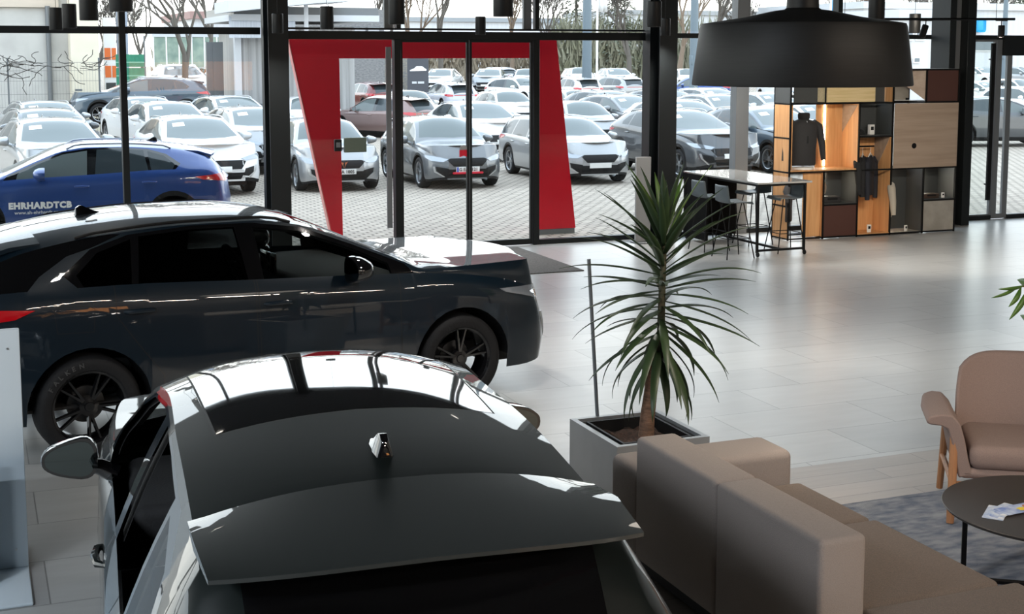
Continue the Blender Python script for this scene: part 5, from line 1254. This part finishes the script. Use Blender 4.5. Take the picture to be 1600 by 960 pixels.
plate_text('hatch', c1, 'G EA 1005'); plate_text('hatch', c2, 'G EA 2121')
Xg = PROTO['hatch'][2].bvh.ray_cast(Vector((9, 0, .60)), Vector((-1, 0, 0)))[0].x
emblem(c1, Matrix.Translation((Xg + .02, 0, .58)) @ Matrix.Rotation(math.radians(90), 4, 'Z') @ Matrix.Rotation(math.radians(90), 4, 'X'), COPPER, .16)
MB().rbox(Xg - .02, Xg + .05, -.34, .34, .335, .38, .015, 2).build('red_plate_holder', REDM, c2)

# ---- backdrop buildings, fences, trees
CONC = mat('raw_concrete', (.42, .41, .39), .85, noise=(1.2, (.50, .49, .465), 6), bump=(8, .1)); CREAMW = mat('cream_concrete', (.66, .60, .48), .85, noise=(1.0, (.72, .66, .54), 5)); BANDC = mat('ochre_band', (.50, .43, .36), .85, noise=(2, (.56, .48, .40), 4, (.3, 1, 3)))
t = empty('concrete_hall', (-14.0, 54, GZ), 0, 'grey concrete hall with cream corner pillar behind the wire fence', 'building')
MB().box(0, 17.6, 0, 12, 0, 5.6).build('wall', CONC, t); MB().box(-.02, 17.3, -.15, 0, 4.55, 5.15).build('ochre_band', BANDC, t); MB().box(17.6, 18.6, -1.2, 12, 0, 6.6).build('corner_pillar', CREAMW, t)
MB().box(12.9, 14.4, -.1, 0.0, 3.5, 4.3).build('window', FARGLASSD, t); MB().box(0, 17.7, -.2, 12, 5.5, 5.75).build('roof_edge', CEMENT, t)
MB().tube([(16.9, -.15, 0), (16.9, -.15, 4.6)], .09, 8).build('downpipe', GREYSTEEL, t)
for z in (.9, 1.3): MB().box(17.7, 17.95, -1.25, -1.2, z, z + .25).build('meter_box', GREYSTEEL, t)
t = empty('orange_white_sign_wall', (4.88, 54, GZ), 0, 'white and orange advertising pylon beside the cream pillar', 'sign'); SGN = mat('sign_orange', (.75, .16, .03), .5)
MB().box(0, .46, 0, .3, 0, 4.2).build('pylon', WHITE, t); MB().box(.5, .9, 0, .3, 0, 5.3).build('blue_grey_cladding', mat('bluegrey_clad', (.30, .34, .42), .6), t)
for z in (1.95, 2.62): MB().box(.02, .24, -.02, 0, z, z + .44).build('orange_field', SGN, t); MB().box(.28, .44, -.02, 0, z, z + .44).build('orange_field', SGN, t)
MB().box(.04, .4, -.02, 0, .5, 1.75).build('dark_field', DGREY, t)
# wire fence
WIRE = mat('galvanised_wire', (.16, .17, .17), .5, .4)
t = empty('wire_mesh_fence', (-16.6, 49.9, GZ), 0, 'tall grey wire mesh fence in front of the concrete hall', 'fence')
f_ = MB(); 
for i in range(0, 210): f_.box(i * .1, i * .1 + .006, 0, .006, 0, 2.55)
for z in (0.1, .55, 1.0, 1.45, 1.9, 2.25, 2.54): f_.box(0, 21, -.004, .010, z, z + .012)
f_.build('wire_mesh', WIRE, t)
for x in (2.9, 5.4, 7.9, 10.4, 12.9, 15.4, 17.9, 20.9): MB().box(x, x + .06, .01, .07, 0, 2.7).build('fence_post', GREYSTEEL, t)
t = empty('climbing_vine', (-1.6, 49.8, GZ), 0, 'bare tangled creeper hanging over the top of the wire fence', 'vine'); vm = MB(); rv = random.Random(3)
for k in range(46):
    x = rv.uniform(0, 4.3) if k < 34 else rv.uniform(4, 5.8); z = 2.45 + rv.uniform(-.3, .25) * (1 if x < 3.2 else .4); p = Vector((x, 0, z)); pts = [tuple(p)]; a = rv.uniform(-.6, .6) + (math.pi if rv.random() < .5 else 0)
    for q in range(7): a += rv.uniform(-.7, .7); p = p + Vector((math.cos(a) * .16, rv.uniform(-.03, .03), math.sin(a) * .10 - .02)); pts.append(tuple(p))
    vm.tube(pts, .012, 4)
vm.build('twigs', mat('vine_twig', (.05, .045, .04), .9), t)
# green fence
t = empty('green_panel_fence', (5.3, 50.6, GZ), 0, 'green slatted privacy fence right of the thin window bar', 'fence'); t.location.x -= .33; t.scale = (1, 1, 1.2); GRN = mat('fence_green', (.02, .17, .10), .6, noise=(8, (.03, .22, .13), 2, (1, 1, .4)))
MB().box(0, .98, 0, .05, 0, 1.95).box(0, .98, 0, .05, 1.98, 2.35).build('slat_panel', GRN, t); MB().box(.98, 1.03, 0, .06, 0, 2.9).build('fence_post', GREYSTEEL, t)
g2 = MB()
for z in (.5, .9, 1.3, 1.7, 2.1): g2.box(0, .98, -.012, 0, z, z + .03)
g2.build('wire_rail', mat('light_green_wire', (.2, .45, .33), .5), t)
# shed with canopy
SHD = mat('corrugated_grey', (.30, .30, .30), .6, noise=(1, (.40, .40, .40), 2, (14, 14, .2))); LGR = mat('light_grey_metal', (.55, .57, .60), .5)
t = empty('corrugated_shed', (9.06, 50, GZ), 0, 'grey corrugated shed with canopy left of the left steel column', 'shed'); t.scale = (1.515, 1.2, 1.13)
sm_ = MB(); x = .18
while x < 2.9: sm_.prism([(x, 0, 0), (x + .05, -.04, 0), (x + .13, -.04, 0), (x + .18, 0, 0)], (0, 0, 3.35)); x += .2
sm_.box(.18, 2.9, 0, 4, 0, 3.4); sm_.build('corrugated_wall', SHD, t)
MB().box(0, .16, -.1, .1, 0, 3.6).build('corner_post', LGR, t); MB().box(-.15, 3.4, -.9, 4.2, 3.55, 3.75).build('fascia', LGR, t); MB().box(-.1, 3.4, -.8, 4.2, 3.75, 4.0).build('roof', GREYSTEEL, t)
MB().box(-.34, -.1, 1.2, 1.4, 0, 2.9).box(-.5, -.34, 1.25, 1.4, 0, 2.9).build('door_frame', GREYSTEEL, t); MB().box(.42, .82, -.5, -.1, .85, .92).tube([(.6, -.3, 0), (.6, -.3, .85)], .02, 6).build('wall_table', GREYSTEEL, t)
MB().lathe([(0, 0), (.10, 0), (.14, -.12), (0, -.12)], 16, 'Z', (.45, -.3, 3.35)).build('lamp', SILVER, t); MB().tube([(.2, -.1, 3.5), (.6, -.4, 3.5), (.45, -.3, 3.35)], .05, 8).build('pipe', LGR, t)
t = empty('flat_canopy_roof', (8.35, 47, GZ), 0, 'pale flat canopy roof crossing the upper pane left of the door', 'canopy'); t.scale = (1.588, .55, 1.175)
MB().prism([(0, 0, 3.95), (1.9, 0, 4.02), (2.75, 0, 3.98), (1.9, 0, 3.90), (0, 0, 3.62)], (0, 5, 0)).build('roof_slab', LGR, t); MB().tube([(1.85, 2.0, 0), (1.85, 2.0, 3.9)], .05, 8).build('support_post', LGR, t); MB().tube([(2.2, .5, 3.95), (2.32, .5, 3.5)], .02, 6).build('bracket', WHITE, t)
MB().box(.25, 1.75, 3.9, 3.95, 2.9, 3.55).build('translucent_sheet', mat('pale_blue_sheet', (.55, .60, .68), .5, noise=(1, (.65, .7, .78), 2, (30, 30, .2))), t)
# brick building
BRK = tile_mat('dark_brick', .3, .1, .5, (.17, .17, .175), (.12, .12, .125), (.24, .24, .24), .8, mortar=.012, bumpy=0); 
t = empty('grey_brick_house', (17.1, 72, gz(72)), 0, 'grey brick building with two windows above the red portal', 'building'); t.scale = (1.2, 1, 1.03)
o = MB().box(0, 3.4, 0, 8, 0, 4.75).build('brick_wall', mat('grey_brick', (.15, .15, .155), .8, noise=(9, (.24, .24, .245), 5, (1, 1, 2))), t)
for x in (1.2, 1.95, 2.6): f = MB().box(x, x + .6, -.06, 0, 3.0, 3.85).build('window', GREYSTEEL, t); MB().box(x + .05, x + .55, -.08, -.06, 3.05, 3.8).build('pane', mat('pale_pane', (.35, .37, .39), .3), f)
t = empty('storage_container', (20.35, 80.3, gz(80)), 0, 'container with maroon roller door between pale posts behind the portal', 'container'); t.scale = (1.8, 1, .85)
MB().box(0, 1.05, 0, 2.5, 0, 2.95).build('container_body', LGR, t); MB().box(.28, .82, -.05, 0, 0, 2.6).build('roller_door', mat('maroon_door', (.13, .035, .04), .6, noise=(1, (.17, .05, .05), 2, (1, 1, 30))), t); MB().box(.86, 1.02, -.1, 0, 0, 2.9).box(.0, .22, -.1, 0, 0, 2.9).build('post', WHITE, t)
MB().box(1.05, 3.4, .4, .5, 0, 2.6).build('side_fence', mat('mottled_fence', (.16, .17, .18), .9, noise=(14, (.30, .27, .22), 5)), t)
# advertising banner
t = empty('advertising_banner', (18.75, 60, gz(60)), 0, 'dark advertising banner with a white car drawing behind the left sliding door', 'banner')
BNR = mat('banner_slate', (.06, .065, .08), .6); MB().box(0, 1.0, 0, .08, 1.0, 2.72).build('banner_panel', BNR, t)
for x in (.14, .82): MB().box(x, x + .05, .0, .06, 0, 1.0).build('post', GREYSTEEL, t)
MB().prism([(.10, -.01, 2.02), (.30, -.01, 2.10), (.42, -.01, 2.20), (.68, -.01, 2.20), (.82, -.01, 2.10), (.90, -.01, 2.04), (.88, -.01, 1.98), (.10, -.01, 1.97)], (0, -.01, 0)).build('car_print', WHITE, t)
MB().box(.08, .92, -.015, 0, 2.56, 2.64).build('text_band', mat('banner_pink', (.5, .3, .32), .6), t)
for i, (w0, w1) in enumerate(((.2, .42), (.48, .78))): MB().box(w0, w1, -.015, 0, 1.40, 1.50).build('text_band', LGR, t)
# lamp masts, flags
MSTM = mat('bluegrey_mast', (.13, .17, .20), .5)
for px, Yv, zt_, w_, lab in ((917, 70, 12, .26, 'blue grey lamp mast rising between the cars right of the portal'), (1084, 60, 12, .20, 'blue grey lamp mast just left of the big drum lamp'), (1568, 70.5, 10, .16, 'grey mast behind the right door')):
    p = at_y(px, 100, Yv); t = empty('lamp_mast', (p.x, p.y, gz(p.y)), 0, lab, 'mast', 'lamp masts on the lot'); MB().tube([(0, 0, 0), (0, 0, 4), (0, 0, zt_)], [w_ * 1.1, w_, w_ * .7], 12).build('pole', MSTM, t); MB().rbox(-.2, .2, -.15, .15, 2.2, 2.7, .03, 1).build('control_box', MSTM, t)
for px, lab, m in ((933, 'white flag hanging on a pole right of the lamp mast', WHITE), (1297, 'light blue flag above the drum lamp on the right', mat('flag_blue', (.06, .33, .62), .6)), ):
    p = at_y(px, 60, 72); t = empty('flagpole', (p.x, p.y, gz(p.y)), 0, lab, 'flag'); MB().tube([(0, 0, 0), (0, 0, 9)], .07, 8).build('pole', WHITE, t)
    fl = MB(); n = 10; vs = []
    for j in range(9):
        for i in range(n + 1): vs.append((.05 + i / n * .55, .10 * math.sin(i * 1.1 + j * .4), 4.9 + j * .45))
    fl.add(vs, [(j * (n + 1) + i, j * (n + 1) + i + 1, (j + 1) * (n + 1) + i + 1, (j + 1) * (n + 1) + i) for j in range(8) for i in range(n)], 0, True); o = fl.build('flag_cloth', m, t, fix=False); so_ = o.modifiers.new('t', 'SOLIDIFY'); so_.thickness = .01
# white halls
HALL = mat('white_sheet_metal', (.62, .63, .65), .6, noise=(1, (.56, .57, .59), 2, (4, 4, .2)))
def hall(x0, x1, y, h, lab, wins=(), roofm=None, dpt=14):
    t = empty('industrial_hall', (x0, y, gz(y)), 0, lab, 'building'); MB().box(0, x1 - x0, 0, dpt, 0, h).build('wall', HALL, t); MB().box(-.2, x1 - x0 + .2, -.3, dpt, h, h + .5).build('roof_edge', roofm or LGR, t)
    for (a, b, z0, z1) in wins:
        f = MB().box(a, b, -.08, 0, z0, z1).build('window', WHITE, t); MB().box(a + .08, b - .08, -.12, -.08, z0 + .08, z1 - .08).build('pane', mat('hall_pane', (.16, .19, .21), .3), f)
hall(38, 82, 150, 6.0, 'long low pale hall far behind the trees above the sliding doors', roofm=mat('hall_roof_grey', (.30, .32, .34), .7))
hall(66, 112, 135, 6.6, 'long pale hall far behind the drum lamp on the left', roofm=mat('hall_roof_grey2', (.34, .35, .36), .7))
hall(46.2, 48.9, 60.5, 4.6, 'white building with small windows left of the right steel column', wins=[(.35, .95, 3.45, 3.95), (1.1, 1.75, 3.45, 3.95), (.45, .9, 2.25, 2.6), (1.0, 1.45, 2.25, 2.6)], dpt=6)
hall(61, 100, 84, 5.6, 'white building with blue sign behind the right hand door', wins=[(10, 14, 2.5, 3.4)])
p = at_y(1532, 40, 83.6); tag(MB().rbox(-.42, .42, -.05, .05, -.5, .5, .2, 4).build('blue_logo_sign', mat('sign_cyan', (.02, .35, .65), .5)), 'round cornered blue sign on the white building behind the right door', 'sign').location = tuple(p)
t = empty('glazed_shelter', (10.4, 84, gz(84)), 0, 'low greenish glazed shelter with white rails behind the bare tree', 'building'); MB().box(0, 6.2, 0, 3, 0, 1.2).box(0, 6.2, 0, 3, 3.3, 3.7).build('frame', LGR, t); MB().box(0, 6.2, .05, .1, 1.2, 3.3).build('glazing', mat('green_glazing', (.18, .26, .22), .3, noise=(1.5, (.34, .42, .34), 4)), t)
for q in range(9): MB().box(q * .75, q * .75 + .08, -.02, .05, 1.2, 3.3).build('mullion', WHITE, t)
hall(14, 26, 92, 4.6, 'pale low building with reddish roof behind the bare tree on the left', roofm=mat('pinkish_roof', (.35, .22, .20), .8))
hall(10.2, 13.6, 74, 2.9, 'low greenish glazed building behind the bare tree', roofm=LGR, dpt=5) if False else None
# trees
TBARK = mat('bare_tree_bark', (.13, .115, .10), .9, bump=(10, .4)); TBR = mat('brown_twigs', (.20, .15, .11), .9)
def bare_tree(x, y, h, seed, lab, spread=.5, r0=.11, m=TBARK, depth=5, trunk=.3):
    R_ = random.Random(seed); t = empty('bare_tree', (x, y, gz(y)), 0, lab, 'tree', 'bare trees behind the lot'); tw = MB(); tr = MB()
    def grow(p, d, L, r, k):
        pts = [p]; q = p; dd = d.copy()
        for i in range(3): dd = (dd + Vector((R_.uniform(-.12, .12), R_.uniform(-.12, .12), R_.uniform(-.02, .10)))).normalized(); q = q + dd * L / 3; pts.append(q)
        (tr if k >= depth - 1 else tw).tube(pts, [max(.016, q * r) for q in (1, .88, .76, .62)], 6 if k > 2 else 3, cap=False)
        if k == 0: return
        for j in range(R_.choice((2, 3, 3)) if k > 1 else 3):
            a = R_.uniform(0, 2 * math.pi); s_ = R_.uniform(.3, 1) * spread; nd = (dd + Vector((math.cos(a) * s_, math.sin(a) * s_, R_.uniform(-.05, .25)))).normalized()
            grow(pts[R_.choice((2, 3, 3))], nd, L * R_.uniform(.62, .85), r * .58, k - 1)
    grow(Vector((0, 0, 0)), Vector((0, 0, 1)), h * trunk, r0, depth); tr.build('trunk', m, t, fix=False); tw.build('crown', m, t, fix=False)
p = at_y(285, 100, 62); bare_tree(p.x, p.y, 9.0, 5, 'bare tree in the middle of the left window, behind the white van', .8, .20, depth=7)
p = at_y(331, 100, 70); bare_tree(p.x, p.y, 11, 8, 'thin straight bare tree left of the shed', .45, .16, depth=6)
p = at_y(225, 100, 75); bare_tree(p.x, p.y, 8, 12, 'bare shrubby tree beside the green fence', .8, .12, depth=7)
for i, (px, Yv, h, lab) in enumerate([(150, 90, 10, 'bare tree glimpsed beside the cream pillar'), (640, 98, 13, 'bare tree above the left half of the sliding doors'), (690, 96, 14, 'big bare tree above the middle of the sliding doors'), (600, 100, 12, 'bare tree right of the grey brick house'),
                                (800, 104, 12, 'bare tree above the right sliding door'), (850, 100, 12, 'bare tree above the right leg of the portal'), (985, 96, 13, 'bare tree left of the middle steel column'), (1060, 86, 13, 'bare tree right of the middle steel column'),
                                (1115, 90, 14, 'big bare tree behind the left half of the drum lamp'), (1190, 96, 12, 'bare tree above the left rim of the drum lamp'), (1345, 104, 13, 'bare tree above the right half of the drum lamp'), (1440, 106, 13, 'bare tree above the white building with small windows'), (1535, 106, 14, 'bare tree above the right door')]):
    p = at_y(px, 90, Yv); bare_tree(p.x, p.y, h, 30 + i, lab, .62, .24, TBR if i % 3 == 1 else TBARK, depth=7, trunk=.22)
# conifers
CON = mat('conifer_green', (.10, .115, .08), .9, noise=(2, (.17, .17, .12), 5))
def conifer(x, y, h, r, seed, lab):
    R_ = random.Random(seed); t = empty('conifer', (x, y, gz(y)), 0, lab, 'tree', 'conifers behind the lot'); m = MB()
    MB().tube([(0, 0, 0), (0, 0, h * .95)], [.2, .03], 6).build('trunk', TBARK, t)
    for k in range(1500):
        f = R_.random() ** .8; z = h * (.06 + .94 * f); rr_ = r * (1 - f) * R_.uniform(.35, 1) + .05; a = R_.uniform(0, 6.283); c = Vector((rr_ * math.cos(a), rr_ * math.sin(a), z)); o_ = Vector((math.cos(a), math.sin(a), -.35)) * R_.uniform(.35, .7); s_ = Vector((-math.sin(a), math.cos(a), R_.uniform(-.3, .3))) * .13
        m.add([c + s_, c - s_, c + o_], [(0, 1, 2)])
    m.build('foliage', CON, t, fix=False)
for i, (px, Yv, h, r, lab) in enumerate([(900, 109, 15, 3.0, 'tall dark conifer left of the white flag'), (963, 106, 12, 3.2, 'broad conifer right of the white flag'), (1490, 112, 12, 3, 'conifer behind the right steel column'), (1590, 108, 12, 3, 'conifer behind the right edge')]):
    p = at_y(px, 90, Yv); conifer(p.x, p.y, h, r, 70 + i, lab)
# brush along the far edge of the lot
BRU = mat('winter_brush', (.25, .20, .14), .95, noise=(.7, (.34, .30, .24), 6)); BRG = mat('olive_brush', (.20, .20, .13), .95, noise=(.7, (.30, .29, .22), 6))
def brush(x0, y0, x1, y1, h, n, m, seed):
    R_ = random.Random(seed); mb = MB(); o0 = Vector((x0, y0, gz(y0))); d = Vector((x1 - x0, y1 - y0, 0))
    for k in range(n):
        p = o0 + d * R_.random() + Vector((0, R_.uniform(-1.2, 1.2), 0)); hh = h * R_.uniform(.35, 1.0); q = Vector((R_.uniform(-.5, .5), R_.uniform(-.3, .3), 1)).normalized(); s_ = Vector((.10, .02, 0)) * R_.uniform(.5, 1.6)
        c = p + Vector((0, 0, R_.random() ** 1.3 * h * .8)); mb.add([c - s_, c + s_, c + q * hh * .5], [(0, 1, 2)])
    o = mb.build('brushwood', m, None, fix=False); return o
tag(brush(14, 112, 80, 112, 2.9, 9000, BRU, 1), 'brown winter brushwood along the far edge of the lot', 'bushes', kind='stuff')
tag(brush(46, 106, 68, 104, 5.2, 3500, BRG, 2), 'olive bushes under the conifers right of the portal', 'bushes', kind='stuff')
tag(brush(9, 72, 14, 72, 1.6, 900, mat('russet_brush', (.32, .14, .08), .95, noise=(.7, (.3, .22, .16), 5)), 3), 'low russet bushes left of the shed', 'bushes', kind='stuff')
